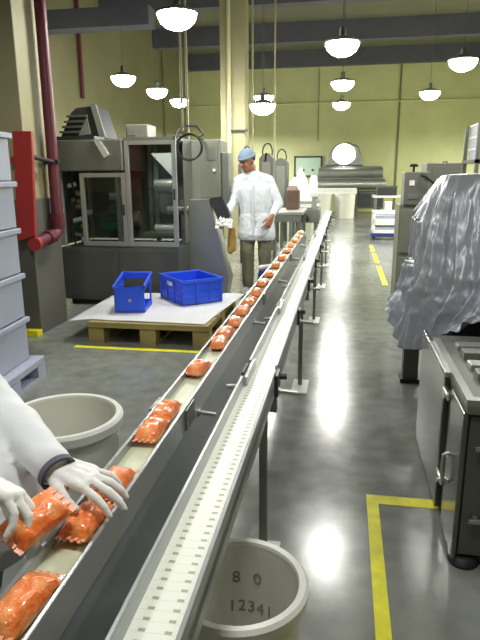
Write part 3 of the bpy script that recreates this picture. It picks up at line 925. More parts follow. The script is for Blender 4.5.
def head_prims(c, fw, upv):
    sd_, f_, u_, A_ = axes(fw, upv, .074, .094, .098)
    c = V(c)
    E = lambda dx, dy, dz, a, b2, c2: ('e', c + sd_ * dx + f_ * dy + u_ * dz, (sd_ * a, f_ * b2, u_ * c2))
    return [('e', c + u_ * .02, A_), E(0, .03, -.055, .055, .062, .066), E(0, .068, -.098, .026, .022, .018),
            ('c', c + f_ * .092 + u_ * .012, .009, c + f_ * .112 + u_ * -.022, .012), E(.011, .10, -.026, .008, .01, .007), E(-.011, .10, -.026, .008, .01, .007),
            E(0, .082, .03, .05, .012, .009), E(.034, .072, -.028, .022, .018, .018), E(-.034, .072, -.028, .022, .018, .018),
            E(0, .088, -.058, .022, .010, .006), E(0, .086, -.068, .02, .010, .006),
            E(.076, -.005, -.012, .010, .018, .030), E(-.076, -.005, -.012, .010, .018, .030)]


def hand_prims(W0, fw, thumb, upv, curl=(14, 18, 14), s=1.0, k=1.0, splay=1.0, thumb_in=0.0):
    """tapered finger chains on a palm. fw: along the fingers, thumb: side the thumb is on, upv: back of the hand"""
    f_ = V(fw).normalized()
    t_ = V(thumb); t_ = (t_ - f_ * t_.dot(f_)).normalized()
    u_ = V(upv); u_ = (u_ - f_ * u_.dot(f_) - t_ * u_.dot(t_)).normalized()
    P = lambda x, y, z: V(W0) + (f_ * x + t_ * y + u_ * z) * s
    out = []
    kn = [(.092, .031, 0), (.098, .010, .003), (.093, -.011, .001), (.083, -.030, -.003)]
    seg = [(.040, .025, .020), (.045, .028, .021), (.041, .026, .020), (.032, .020, .018)]
    spl = [9, 1, -8, -18]
    for q, (kx, sg, sp_) in enumerate(zip(kn, seg, spl)):
        out.append(('c', P(0.01, kx[1] * .55, 0), .017 * s * k, P(*kx), .0115 * s * k))
        p = P(*kx); ang = 0
        rr = [.0100, .0092, .0085, .0072] if q < 3 else [.0088, .0080, .0074, .0064]
        aa = math.radians(sp_ * splay)
        for j in range(3):
            ang += math.radians(curl[j] * (1 + .12 * q))
            d = (f_ * math.cos(aa) + t_ * math.sin(aa)) * math.cos(ang) - u_ * math.sin(ang)
            p2 = p + d * sg[j] * s
            out.append(('c', p, rr[j] * s * k, p2, rr[j + 1] * s * k))
            p = p2
    for q in range(3): out.append(('c', P(*kn[q]), .0115 * s * k, P(*kn[q + 1]), .0115 * s * k))
    out.append(('c', P(.035, .014, -.002), .019 * s * k, P(.04, -.016, -.002), .018 * s * k))
    out.append(('c', P(.062, .018, -.001), .015 * s * k, P(.060, -.018, -.002), .014 * s * k))
    out.append(('c', P(-.022, 0, 0), .026 * s * k, P(.01, 0, 0), .024 * s * k))
    th = [P(.018, .020, -.006), P(.050, .048, -.012), P(.078, .060 - thumb_in, -.020), P(.100, .061 - thumb_in * 2, -.030)]
    for j, (ra, rb2) in enumerate(((.0165, .0125), (.012, .0105), (.0105, .008))):
        out.append(('c', th[j], ra * s * k, th[j + 1], rb2 * s * k))
    return out


def make_person(label, loc, J, hands, headdir, headup, coat, capm, gloves=False, coat_hem=.655, voxel=.009):
    t = thing('person', label, 'person', loc)
    g = {k: V(v) for k, v in J.items()}
    body = [('c', g['pelvisL'], .09, g['pelvisR'], .09), ('c', g['pelvis'], .09, g['chest'], .09), ('c', g['chestL'], .085, g['chestR'], .085),
            ('c', g['shL'] - V((0, 0, .02)), .045, g['shR'] - V((0, 0, .02)), .045), ('c', g['chest'], .07, g['neck'], .05), ('c', g['neck'], .05, g['head'] - V((0, 0, .03)), .05)]
    cl, tr = [], []
    mid = lambda a, b2, f: g[a].lerp(g[b2], f)
    cl += [('c', g['chestL'], .115, g['chestR'], .115), ('c', g['chestL'], .115, g['pelvisL'], .112), ('c', g['chestR'], .115, g['pelvisR'], .112),
           ('c', g['shL'] - V((0, 0, .02)), .060, g['shR'] - V((0, 0, .02)), .060), ('c', g['neck'] - V((0, 0, .02)), .062, g['shL'] - V((0, 0, .01)), .058), ('c', g['neck'] - V((0, 0, .02)), .062, g['shR'] - V((0, 0, .01)), .058), ('c', g['pelvisL'], .124, g['hemL'], .132), ('c', g['pelvisR'], .124, g['hemR'], .132), ('c', g['hemL'], .13, g['hemR'], .13), ('c', g['hipL'], .122, g['hipR'], .122),
           ('c', g['chest'], .11, g['neck'] - V((0, 0, .02)), .068), ('c', g['chest'], .12, g['pelvis'], .12)]
    for s_ in 'LR':
        body += [('c', g['sh' + s_] - V((0, 0, .015)), .045, g['el' + s_], .040), ('c', g['el' + s_], .040, g['wr' + s_], .026),
                 ('c', g['hip' + s_], .075, g['kn' + s_], .052), ('c', g['kn' + s_], .055, g['an' + s_], .038), ('c', g['an' + s_] + V((0, 0, -.04)), .036, g['toe' + s_], .03)]
        cl += [('c', g['sh' + s_] - V((0, 0, .012)), .060, g['el' + s_], .056), ('c', g['el' + s_], .056, mid('el' + s_, 'wr' + s_, .99 if gloves else .90), .038)]
        tr += [('c', g['hip' + s_], .102, g['kn' + s_], .078), ('c', g['kn' + s_], .078, mid('kn' + s_, 'an' + s_, .93), .068)]
    tr.append(('c', g['hipL'], .10, g['hipR'], .10))
    for hh_ in hands: body += hand_prims(*hh_[0], **dict(hh_[1], k=(.82 if gloves else 1.0)))
    body += head_prims(g['head'], headdir, headup)
    blob('body', body, M['skin'], t, voxel * .75, 2)
    ct = blob('coat', cl, coat, t, voxel, 4, .009, 9, floor_z=coat_hem)
    blob('trousers', tr, M['trousers'], t, voxel, 4, .010, 8)
    for s_ in 'LR':
        a = g['an' + s_]
        blob('boot', [('c', a + V((0, 0, -.02)), .052, a + V((0, 0, .10)), .056), ('c', V((a.x, a.y, .045)), .045, V((g['toe' + s_].x, g['toe' + s_].y, .04)), .040)], M['shoe'], t, .009, 3)
    if gloves:
        for hh_ in hands:
            gl = blob('glove', hand_prims(*hh_[0], **hh_[1]), M['glove'], t, .0035, 2, .0015, 40)
    for s_ in 'LR':
        w = mid('el' + s_, 'wr' + s_, .99)
        d = (g['wr' + s_] - g['el' + s_]).normalized()
        if gloves:
            R = frame_from(d)
            MB().lathe(w + d * .030, [(.033, -.008), (.039, -.007), (.039, .005), (.033, .006)], 20, R).build('cuff', M['elastic'], t, smooth=True)
    sd_, f_, u_, _ = axes(headdir, headup, 1, 1, 1)
    h = g['head']
    hr = MB()
    A_ = Matrix((sd_, f_, u_)).transposed()
    # cap: a shell over the skull with a band and short brim
    def capv(a_, e_, k_): return h + u_ * .028 + A_ @ V((.090 * k_ * math.cos(e_) * math.cos(a_), .112 * k_ * math.cos(e_) * math.sin(a_) - .004, .108 * k_ * math.sin(e_)))
    prev = None
    for e_ in [0.05 + i * (PI / 2 - .05) / 8 for i in range(9)]:
        if e_ > PI / 2 - .01: cur = [hr.bm.verts.new(capv(0, PI / 2, 1))]
        else: cur = [hr.bm.verts.new(capv(2 * PI * q / 28, e_, 1 + .03 * math.sin(7 * 2 * PI * q / 28) * math.cos(e_))) for q in range(28)]
        if prev:
            if len(cur) == 1:
                for q in range(28): hr.face((prev[q], prev[(q + 1) % 28], cur[0]))
            else: hr.bridge(prev, cur)
        prev = cur
    cp = hr.build('cap', capm, t, smooth=True)
    sdm = cp.modifiers.new('solid', 'SOLIDIFY'); sdm.thickness = .005
    bd = MB()
    r0 = [bd.bm.verts.new(capv(2 * PI * q / 28, -.02, 1.03)) for q in range(28)]; r1 = [bd.bm.verts.new(capv(2 * PI * q / 28, .25, 1.05)) for q in range(28)]
    bd.bridge(r0, r1)
    bo = bd.build('cap_band', capm, t, smooth=True); sdm = bo.modifiers.new('solid', 'SOLIDIFY'); sdm.thickness = .004
    # short hair below the cap at the nape and temples
    hb = MB()
    r0 = [hb.bm.verts.new(capv(PI * 1.08 + q * PI * .84 / 16 , -.05, .955)) for q in range(17)]
    r1 = [hb.bm.verts.new(capv(PI * 1.08 + q * PI * .84 / 16, -.45, .93)) for q in range(17)]
    for q in range(16): hb.face((r0[q], r0[q + 1], r1[q + 1], r1[q]))
    ho = hb.build('hair', M['hair'], t, smooth=True); sdm = ho.modifiers.new('solid', 'SOLIDIFY'); sdm.thickness = .008
    for s_ in (-1, 1):
        MB().ell(h + sd_ * .030 * s_ + f_ * .084 + u_ * .008, (sd_ * .013, f_ * .008, u_ * .006)).build('eye', M['eye'], t, smooth=True)
        MB().ell(h + sd_ * .030 * s_ + f_ * .092 + u_ * .028, (sd_ * .017, f_ * .004, u_ * .004)).build('eyebrow', M['hair'], t, smooth=True)
    MB().ell(h + f_ * .093 + u_ * -.063, (sd_ * .021, f_ * .006, u_ * .006)).build('mouth', M['lip'], t, smooth=True)
    # buttons and collar down the front of the coat
    return t


# standing worker behind the left conveyor
J = dict(pelvis=(-1.00, 6.80, .92), pelvisL=(-.93, 6.80, .92), pelvisR=(-1.08, 6.80, .92), chest=(-1.02, 6.79, 1.22), chestL=(-.93, 6.79, 1.22), chestR=(-1.11, 6.79, 1.22),
         shL=(-.845, 6.80, 1.34), shR=(-1.20, 6.78, 1.34), neck=(-1.04, 6.78, 1.42), head=(-1.095, 6.74, 1.555),
         elL=(-.745, 6.79, 1.07), wrL=(-.80, 6.60, .93), elR=(-1.27, 6.74, 1.08), wrR=(-1.32, 6.52, .94),
         hipL=(-.91, 6.80, .90), hipR=(-1.09, 6.80, .90), knL=(-.90, 6.78, .50), knR=(-1.10, 6.76, .50), anL=(-.90, 6.84, .10), anR=(-1.11, 6.82, .10),
         toeL=(-.88, 6.68, .035), toeR=(-1.14, 6.67, .035), hemL=(-.905, 6.79, .72), hemR=(-1.085, 6.79, .72))
pw_ = make_person('person in a pale coat and blue-grey cap standing by the steel chute, looking down', (-1.0, 6.8, 0), J,
                  [((V((-.80, 6.60, .93)), V((-.35, -.25, -.9)), V((-.75, -.5, .4)), V((.3, -.9, .1))), dict(curl=(20, 28, 20))),
                   ((V((-1.32, 6.52, .94)), V((-.3, -.7, -.5)), V((.8, -.4, .1)), V((-.1, -.4, .9))), dict(curl=(22, 30, 22)))],
                  V((-.62, -.70, -.36)), V((-.2, -.25, .93)), M['coatblue'], M['cap'])
o = MB().box((-1.028, 6.655, .74), (-1.016, 6.675, 1.32)).build('coat_placket', M['coat'], pw_)
for z in (.80, .95, 1.10, 1.25):
    MB().cyl((-1.022, 6.66, z), (-1.022, 6.650, z), .008, n=10).build('button', M['whiteplastic'], pw_)

# white film the worker holds
w0 = V((-1.345, 6.40, .90))
mb = MB()
N = 14
g = {}
for i in range(N + 1):
    for j in range(N + 1):
        u, v = i / N - .5, j / N - .5
        q = w0 + V((.04 + u * .19, -.02 + v * .06 + .03 * noise.noise(V((u * 6, v * 6, 3))), .005 + v * .10 - abs(u) * .08 + .035 * noise.noise(V((u * 7, v * 7, 9)))))
        g[i, j] = mb.bm.verts.new(q)
for i in range(N):
    for j in range(N): mb.face((g[i, j], g[i + 1, j], g[i + 1, j + 1], g[i, j + 1]))
o = mb.alone('paper_sheet', M['paper'], tuple(w0), smooth=True)
sdm = o.modifiers.new('solid', 'SOLIDIFY'); sdm.thickness = .002
tag(o, "crumpled white sheet held in the standing worker's hand", 'paper')

# near worker at the left edge: arms reach over the left conveyor
wl = at(51, 465, z=.845)
tipl = at(108, 492, z=.805)
wr = at(-34, 474, z=.90)
bx = -.93
J = dict(pelvis=(bx + .07, 1.0, .95), pelvisL=(bx + .07, 1.07, .95), pelvisR=(bx + .07, .92, .95), chest=(bx - .03, .99, 1.22), chestL=(bx - .03, 1.08, 1.22), chestR=(bx - .03, .90, 1.22),
         shL=(bx - .03, 1.17, 1.33), shR=(bx - .03, .80, 1.33), neck=(bx + .02, .98, 1.43), head=(bx + .06, .99, 1.57),
         elL=(-.90, 1.19, .975), wrL=tuple(wl), elR=(-.93, .84, .99), wrR=tuple(wr),
         hipL=(bx + .08, 1.08, .90), hipR=(bx + .08, .91, .90), knL=(bx + .07, 1.09, .50), knR=(bx + .07, .90, .50), anL=(bx - .02, 1.09, .10), anR=(bx - .02, .89, .10),
         toeL=(bx + .14, 1.10, .035), toeR=(bx + .14, .88, .035), hemL=(bx + .215, 1.04, .73), hemR=(bx + .215, .93, .73))
fl = (tipl - wl).normalized()
pn = make_person('person in a white coat and white gloves at left edge, reaching over the conveyor', (bx, 1.0, 0), J,
                 [((wl, fl + V((0, 0, .12)), V((-.1, -1, -.1)), V((0, 0, 1))), dict(curl=(10, 16, 14), splay=1.3, s=.94)),
                  ((wr, V((.85, .10, -.42)), V((.3, .75, -.6)), V((.5, .5, .7))), dict(curl=(22, 28, 20), splay=.6, thumb_in=.035))],
                 V((.80, .10, -.60)), V((.60, .05, .80)), M['coat'], M['cap'], gloves=True)

# the bag held in the near hand
hp_ = at(36, 524, z=.80)
hb_ = make_bag("orange bag held in the near worker's other hand, above the rail", tuple(hp_), L=.125, W=.075, H=.04, seed=4.4)
hb_['group'] = 'orange bags'
hb_.rotation_euler = (math.radians(14), math.radians(24), math.radians(-20))

# ------------------------------------------------------------------ right side: tarp-covered machine and the steel cabinet in front
cmx = thing('covered_machine', 'machine hidden under the silver tarp, its foot showing near the aisle', 'machine', (1.0, 3.8, 0))
MB().box((.66, 3.5, .30), (1.6, 4.4, 1.33)).build('body', M['dark'], cmx)
MB().box((.44, 3.92, 0.02), (.54, 4.02, .42)).build('leg', M['grey_dark'], cmx)
MB().box((.44, 3.60, .36), (.70, 4.30, .42)).build('outrigger', M['grey_dark'], cmx)
MB().box((.425, 3.90, 0), (.555, 4.04, .03)).build('foot', M['black'], cmx)
MB().box((1.4, 3.6, 0.0), (1.5, 3.7, .30)).build('leg', M['grey_dark'], cmx)

rows = [
    [(.70, 4.55, 1.37), (.82, 4.55, 1.38), (1.0, 4.55, 1.39), (1.3, 4.55, 1.40), (1.75, 4.55, 1.41)],
    [(.64, 4.35, 1.36), (.60, 3.95, 1.375), (.59, 3.55, 1.39), (1.05, 3.50, 1.40), (1.75, 3.50, 1.41)],
    [(.52, 4.35, 1.13), (.475, 3.92, 1.11), (.53, 3.45, 1.12), (1.0, 3.32, 1.14), (1.75, 3.32, 1.14)],
    [(.52, 4.32, .84), (.475, 3.90, .84), (.51, 3.38, .82), (.95, 3.20, .86), (1.75, 3.20, .86)],
    [(.47, 4.32, .62), (.42, 3.90, .63), (.47, 3.38, .62), (.86, 3.13, .72), (1.75, 3.12, .72)],
    [(.40, 4.38, .50), (.325, 3.88, .49), (.42, 3.42, .385), (.74, 3.08, .64), (1.75, 3.07, .64)],
]


def cr(p, t):
    n = len(p) - 1
    k = min(int(t * n), n - 1); f_ = t * n - k
    a = p[max(k - 1, 0)]; b2 = p[k]; c2 = p[k + 1]; d2 = p[min(k + 2, n)]
    return 0.5 * ((2 * b2) + (c2 - a) * f_ + (2 * a - 5 * b2 + 4 * c2 - d2) * f_ * f_ + (3 * b2 - a - 3 * c2 + d2) * f_ ** 3)


NU, NV = 260, 110
mb = MB()
g = {}
rows = [[V(p) for p in r] for r in rows]
base = {}
for i in range(NU + 1):
    colp = [cr(r, i / NU) for r in rows]
    for j in range(NV + 1):
        t_ = j / NV * (len(colp) - 1); k_ = min(int(t_), len(colp) - 2)
        base[i, j] = cr(colp, j / NV).lerp(colp[k_].lerp(colp[k_ + 1], t_ - k_), .75)
for i in range(NU + 1):
    for j in range(NV + 1):
        p = base[i, j]
        du = base[min(i + 1, NU), j] - base[max(i - 1, 0), j]
        dv_ = base[i, min(j + 1, NV)] - base[i, max(j - 1, 0)]
        nn = dv_.cross(du)
        nn = nn.normalized() if nn.length > 1e-9 else V((0, 0, 1))
        if nn.y > 0 and nn.z <= 0.2: nn = -nn
        u, v = i / NU, j / NV
        w = max(0, min(1, (v - .24) / .35))
        ph = u * 24 + 1.1 * noise.noise(V((u * 6, v * 1.2, 2))) + .5 * v
        tri = abs(ph % 2 - 1)
        ph2 = u * 55 - 1.2 * v + 1.6 * noise.noise(V((u * 7, v * 1.6, 9)))
        tri2 = abs(ph2 % 2 - 1)
        a1 = .5 + .9 * abs(noise.noise(V((u * 5, v * 2, 21))))
        fold = ((tri ** 1.3) * .085 - .035) * a1 + (tri2 ** 1.3) * .026
        big = .018 * (abs((u * 7 + .6 * v) % 2 - 1) * 2 - 1)
        cre = abs(noise.noise(V((u * 16 + v * 5, v * 7.0, 4)))) + .6 * abs(noise.noise(V((u * 34 - v * 9, v * 15, 14))))
        dd = noise.voronoi(V((u * 20 + v * 2, v * 3.2 - u * 3, 3)))[0]
        d2_ = noise.voronoi(V((u * 42 - v * 4, v * 8 + u * 5, 7)))[0]
        facet = .020 * (min(1, dd[1] - dd[0]) - .35) + .009 * (min(1, d2_[1] - d2_[0]) - .35)
        w0_ = max(0, min(1, (v - .19) / .10))
        q = p + nn * (facet * (.25 + .75 * w0_) + (fold + big) * (.3 * w0_ + .7 * w) + .022 * (.3 - cre) * (.15 + .85 * w))
        g[i, j] = mb.bm.verts.new(q)
for i in range(NU):
    for j in range(NV): mb.face((g[i, j], g[i + 1, j], g[i + 1, j + 1], g[i, j + 1]))
o = mb.alone('tarpaulin', M['tarp'], (1.0, 3.8, .45), smooth=False)
for p in o.data.polygons: p.use_smooth = True
sdm = o.modifiers.new('solid', 'SOLIDIFY'); sdm.thickness = .003
tag(o, 'crumpled silver grey tarp draped over the machine on the right', 'tarp')

sc_ = thing('steel_cabinet', 'low steel machine cabinet with latched doors at the right edge', 'cabinet', (.9, 2.5, 0))
MB().box((.445, 1.97, .035), (1.5, 2.98, .60), bev=.006).build('body', M['grey_dark'], sc_)
MB().box((.422, 2.30, .03), (.445, 2.98, .625), bev=.004).build('door', M['polished'], sc_)
MB().box((.416, 2.27, .618), (.436, 2.72, .640), bev=.002).build('door_edge', M['steel'], sc_)
MB().box((.430, 1.95, .03), (.447, 2.19, .60), bev=.004).build('side_panel', M['polished'], sc_)
MB().box((.455, 1.955, .05), (1.48, 1.97, .59), bev=.004).build('front_door', M['grey_dark'], sc_)
MB().box((.438, 1.94, .60), (1.5, 2.72, .635), bev=.006).build('top_frame', M['steel_dark'], sc_)
MB().box((.434, 1.94, .633), (.462, 2.72, .655)).box((.462, 1.94, .633), (1.5, 1.975, .655)).build('top_lip', M['steel'], sc_)
for k in range(5):
    y = 2.05 + k * .135
    MB().box((.52, y, .635), (1.45, y + .075, .658 + .010 * (k % 2)), bev=.004).build('top_slat', M['steel'] if k % 2 == 0 else M['steel_dark'], sc_)
for z in (.20, .56):
    MB().cyl((.45, 2.245, z), (.428, 2.245, z), .014).box((.418, 2.20, z - .013), (.436, 2.30, z + .013), bev=.003).cyl((.430, 2.22, z), (.408, 2.22, z), .010).build('latch', M['steelmirror'], sc_, smooth=True)
MB().tube([(.435, 2.14, .36), (.412, 2.14, .35), (.408, 2.13, .30), (.412, 2.12, .26), (.435, 2.115, .25)], .007).build('door_handle', M['steel'], sc_, smooth=True)
for z in (.20, .48):
    MB().cyl((.50, 1.957, z), (.50, 1.935, z), .012).box((.475, 1.930, z - .008), (.54, 1.940, z + .008), bev=.002).build('latch', M['steel'], sc_)
for x, y in ((.48, 1.985), (1.4, 1.985), (.50, 2.9), (1.4, 2.9)):
    MB().lathe((x, y, 0), [(0, 0), (.05, 0), (.055, .012), (.045, .03), (.03, .036), (0, .036)], 16).build('foot', M['black'], sc_, smooth=True)

# tall control pillar and grey cabinet beyond the tarp
a = at(405, 172, Y=6.2); b_ = at(427, 205, Y=6.2)
cp_ = thing('control_pillar', 'grey pillar machine with a control box and black knob beyond the tarp', 'machine', (.75, 6.3, 0))
MB().box((.56, 6.22, 0.02), (.86, 6.7, b_.z), bev=.006).build('pillar_body', M['grey'], cp_)
MB().box((.58, 6.205, .12), (.83, 6.22, .55)).box((.58, 6.205, .60), (.83, 6.22, b_.z - .05)).build('pillar_door', M['grey'], cp_, bev=.003)
MB().box((a.x, 6.2, b_.z), (b_.x, 6.5, a.z), bev=.006).build('control_box', M['steel_dark'], cp_)
zc = (a.z + b_.z) / 2
MB().box((a.x + .05, 6.192, zc + .03), (a.x + .10, 6.2, zc + .08)).build('switch', M['whiteplastic'], cp_)
MB().box((a.x + .04, 6.192, zc - .10), (a.x + .14, 6.2, zc - .06)).build('name_plate', M['steel'], cp_)
MB().cyl((a.x + .1, 6.35, a.z), (a.x + .1, 6.35, a.z + .05), .012).lathe((a.x + .1, 6.35, a.z + .05), [(0, 0), (.04, .0), (.045, .015), (.03, .03), (0, .032)], 16).build('knob', M['black'], cp_, smooth=True)
q = at(426, 177, Y=6.15); r_ = at(435, 184, Y=6.15)
MB().cyl(q, r_, .012).cyl((q.x - .04, 6.2, q.z + .02), q, .012).build('lever', M['black'], cp_)
MB().box((.54, 6.2, 0), (.88, 6.72, .02)).build('foot_plate', M['dark'], cp_)
a = at(427, 163, Y=7.2)
gc = thing('grey_cabinet', 'plain grey cabinet behind the tarp, right of the control pillar', 'cabinet', (1.1, 7.4, 0))
MB().box((a.x, 7.2, .05), (a.x + .44, 7.7, a.z), bev=.008).build('body', M['grey'], gc)
MB().box((a.x + .07, 7.19, .1), (a.x + .42, 7.2, a.z - .04), bev=.003).build('door', M['grey'], gc)
MB().cyl((a.x + .24, 7.45, a.z), (a.x + .24, 7.45, a.z + .02), .03).build('vent_cap', M['grey_dark'], gc)
MB().box((a.x + .02, 7.22, 0), (a.x + .42, 7.68, .05)).build('plinth', M['black'], gc)

# rack with white trays at the right edge
a = at(461, 160, Y=6.0)
RX = a.x + .13
rk = thing('storage_rack', 'steel rack at the right edge carrying white trays', 'rack', (RX + .4, 6.3, 0))
for x in (RX, RX + .8):
    for y in (6.0, 6.6):
        MB().box((x, y, 0), (x + .035, y + .035, 1.86)).build('upright', M['grey'], rk)
for z in (.3, .9, 1.49):
    MB().box((RX, 6.0, z), (RX + .835, 6.635, z + .035)).build('shelf', M['dark'], rk)
tw = None
k = 0
for ix in range(2):
    for iz in range(3):
        loc = (RX + .045 + ix * .36, 6.06, 1.525 + iz * .115)
        lab = 'white tray on rack at right edge, %s of its %s pile' % (('lowest', 'middle', 'topmost')[iz], ('left', 'right')[ix])
        if tw is None:
            x, y, z = loc
            tw = thing('white_tray', lab, 'tray', loc, 'white trays on the rack')
            MB().box((x, y, z), (x + .33, y + .5, z + .008)).box((x, y, z), (x + .006, y + .5, z + .11)).box((x + .324, y, z), (x + .33, y + .5, z + .11)).box((x, y, z), (x + .33, y + .006, z + .11)).box((x, y + .494, z), (x + .33, y + .5, z + .11)).build('shell', M['tote'], tw)
            MB().box((x - .008, y - .008, z + .095), (x + .338, y + .006, z + .113)).box((x - .008, y + .494, z + .095), (x + .338, y + .508, z + .113)).box((x - .008, y, z + .095), (x + .006, y + .5, z + .113)).box((x + .324, y, z + .095), (x + .338, y + .5, z + .113)).build('rim', M['whiteplastic'], tw)
        else:
            dup(tw, loc, label=lab)

# trolley with white crates on blue base, in the far aisle
tx, ty = .62, 12.95
dl = thing('blue_dolly', 'dark blue dolly under the white crates in the far aisle', 'dolly', (tx + .28, ty + .25, 0))
MB().box((tx - .02, ty - .02, .07), (tx + .58, ty + .52, .15), bev=.01).build('deck', M['blue_dark'], dl)
for x in (tx + .05, tx + .51):
    for y in (ty + .05, ty + .45):
        MB().cyl((x - .015, y, .035), (x + .015, y, .035), .035).build('wheel', M['black'], dl, smooth=True)
cr0 = None
for k, lab in enumerate(('lower white crate on the dark blue dolly in the far aisle', 'upper white crate on the dark blue dolly in the far aisle')):
    loc = (tx, ty, .15 + k * .235)
    x, y, z = loc
    if cr0 is None:
        cr0 = thing('white_crate', lab, 'crate', loc, 'white crates on the dolly')
        mb = MB().box((x, y, z), (x + .56, y + .5, z + .012))
        for (xa, ya, xb, yb) in ((x, y, x + .56, y + .01), (x, y + .49, x + .56, y + .5), (x, y, x + .01, y + .5), (x + .55, y, x + .56, y + .5)):
            mb.box((xa, ya, z + .012), (xb, yb, z + .07)); mb.box((xa, ya, z + .17), (xb, yb, z + .232))
        for (xa, ya) in ((x, y), (x + .5, y), (x, y + .44), (x + .5, y + .44)): mb.box((xa, ya, z), (xa + .06, ya + .06, z + .232))
        mb.build('shell', M['whiteplastic'], cr0)
        MB().box((x + .03, y + .03, z + .03), (x + .53, y + .47, z + .13)).build('contents', M['tote'], cr0)
    else: dup(cr0, loc, label=lab)
wb = thing('white_box', 'small white box on top of the white crates in the far aisle', 'box', (tx + .33, ty + .2, .62))
MB().box((tx + .26, ty + .12, .622), (tx + .40, ty + .28, .80), bev=.01).build('body', M['whiteplastic'], wb)
MB().box((tx + .255, ty + .115, .78), (tx + .405, ty + .285, .81), bev=.004).build('lid', M['whiteplastic'], wb)

# grey box and white-topped bench beyond the dolly
wbn = thing('white_bench', 'bench with a bright white top along the far right of the aisle', 'bench', (1.4, 16.2, 0))
MB().box((.75, 15.9, .78), (2.6, 16.7, .84), bev=.01).build('top', M['whiteplastic'], wbn)
for x in (.8, 2.5):
    for y in (15.95, 16.6): MB().box((x, y, 0), (x + .06, y + .06, .78)).build('leg', M['steel_dark'], wbn)
MB().box((.8, 16.0, .30), (2.5, 16.6, .34)).build('lower_shelf', M['steel'], wbn)
gb = thing('grey_box', 'dark grey box on top of the far white bench', 'box', (1.0, 16.1, .84))
MB().box((.85, 15.95, .84), (1.35, 16.35, 1.06), bev=.01).build('body', M['dark'], gb)
MB().box((.84, 15.94, 1.03), (1.36, 16.36, 1.08), bev=.006).build('lid', M['grey_dark'], gb)

# ------------------------------------------------------------------ far end: steel tunnel machine with hood
tm = thing('tunnel_machine', 'big stainless tunnel machine with a bright hood at back wall', 'machine', (.15, 21.8, 0))
a = at(314, 190, Y=21); b_ = at(386, 166, Y=21)
x0, x1, z0, z1 = a.x, b_.x, a.z, b_.z
MB().prism([(x0, 21, z0), (x1 + .15, 21, z0), (x1, 21, z0 + .30), (x1 - .12, 21, z1), (x0 + .18, 21, z1), (x0 + .02, 21, z0 + .3)], (0, 1.3, 0))  .build('tunnel_body', M['steel_dark'], tm, bev=.03)
for k, z in enumerate((z0 + .20, z0 + .58)):
    MB().cyl((x0 + .05 + .10 * k, 21.0, z), (x1 - .10 * k, 21.0, z), .17, n=28).build('tunnel_roll', M['steel_dark' if k else 'steel'], tm, smooth=True)
# rounded steam hood
hx0, hx1 = at(325, 160, Y=21).x, at(364, 160, Y=21).x
hz = at(343, 144, Y=21).z
prof = []
mb = MB()
N = 24
ringp = None
pr0 = [(hx0, z1), (hx0 + .05, z1 + .25), (hx0 + .28, hz - .06), (hx0 + .40, hz), (hx1 - .35, hz), (hx1 - .2, hz - .06), (hx1 - .04, z1 + .25), (hx1, z1)]
MB().prism([(x, 21.15, z) for x, z in pr0], (0, .8, 0)).build('hood', M['steel_dark'], tm, bev=.06)
cxh = (hx0 + hx1) / 2
MB().cyl((cxh + .1, 21.6, hz - .02), (cxh + .1, 21.6, hz + .08), .14, n=20).build('flue', M['steel_dark'], tm, smooth=True)
# glowing disc that stands in for lamp glare reflected on the steel hood
MB().lathe((cxh - .02, 21.13, (z1 + hz) / 2), [(0, .07), (.28, .05), (.38, 0.0), (.38, -.02), (0, -.02)], 28, Matrix.Rotation(PI / 2 + .2, 3, 'X')).build('hood_glare', M['hoodglow'], tm, smooth=True)
for x in (x0 + .1, x1 - .2, .38): MB().box((x, 21.2, 0.0), (x + .1, 22.2, z0)).build('stand', M['steel_dark'], tm)
MB().box((.50, 21.0, .22), (1.35, 21.9, z0 - .05), bev=.02).build('under_cabinet', M['grey_dark'], tm)
MB().box((.55, 20.99, .28), (.92, 21.0, z0 - .12)).box((.97, 20.99, .28), (1.3, 21.0, z0 - .12)).build('under_door', M['dark'], tm)
tb_ = thing('white_table', 'bright white worktable in front of the stainless tunnel machine', 'table', (-.5, 20.3, 0))
a, b_ = at(299, 190, Y=19.8), at(357, 190, Y=19.8)
MB().box((a.x, 19.8, .86), (b_.x, 20.7, .93), bev=.01).build('tabletop', M['whiteplastic'], tb_)
MB().box((a.x, 19.79, .76), (b_.x, 19.81, .86)).build('apron', M['whiteplastic'], tb_)
for x in (a.x + .05, b_.x - .1):
    for y in (19.85, 20.6): MB().box((x, y, 0), (x + .05, y + .05, .86)).build('leg', M['steel'], tb_)
round_bin('round_bin', 'large white bin under the white table, right of the chain end', (.03, 19.4, 0), .33, .80, .88, group='white bins by the far table')
round_bin('round_bin', 'large white bin behind the chain end, left of the other far bin', (-.72, 19.2, 0), .33, .80, .88, group='white bins by the far table')

# pale board on the back wall
a, b_ = at(295, 157, Y=22.9), at(321, 176, Y=22.9)
bd = thing('notice_board', 'pale green framed board on the yellow back wall', 'board', ((a.x + b_.x) / 2, 22.93, b_.z))
MB().box((a.x, 22.92, b_.z), (b_.x, 22.96, a.z)).build('board_panel', M['board'], bd)
MB().box((a.x - .03, 22.90, a.z - .03), (b_.x + .03, 22.97, a.z + .03)).box((a.x - .03, 22.90, b_.z - .03), (b_.x + .03, 22.97, b_.z + .03)).box((a.x - .03, 22.90, b_.z), (a.x + .03, 22.97, a.z)).box((b_.x - .03, 22.90, b_.z), (b_.x + .03, 22.97, a.z)).build('frame', M['dark'], bd)
for fx in (.32, .68):
    x = a.x + (b_.x - a.x) * fx; z = b_.z + .22
    MB().cyl((x, 22.92, z), (x, 22.90, z), .05).build('dial', M['grey_dark'], bd)

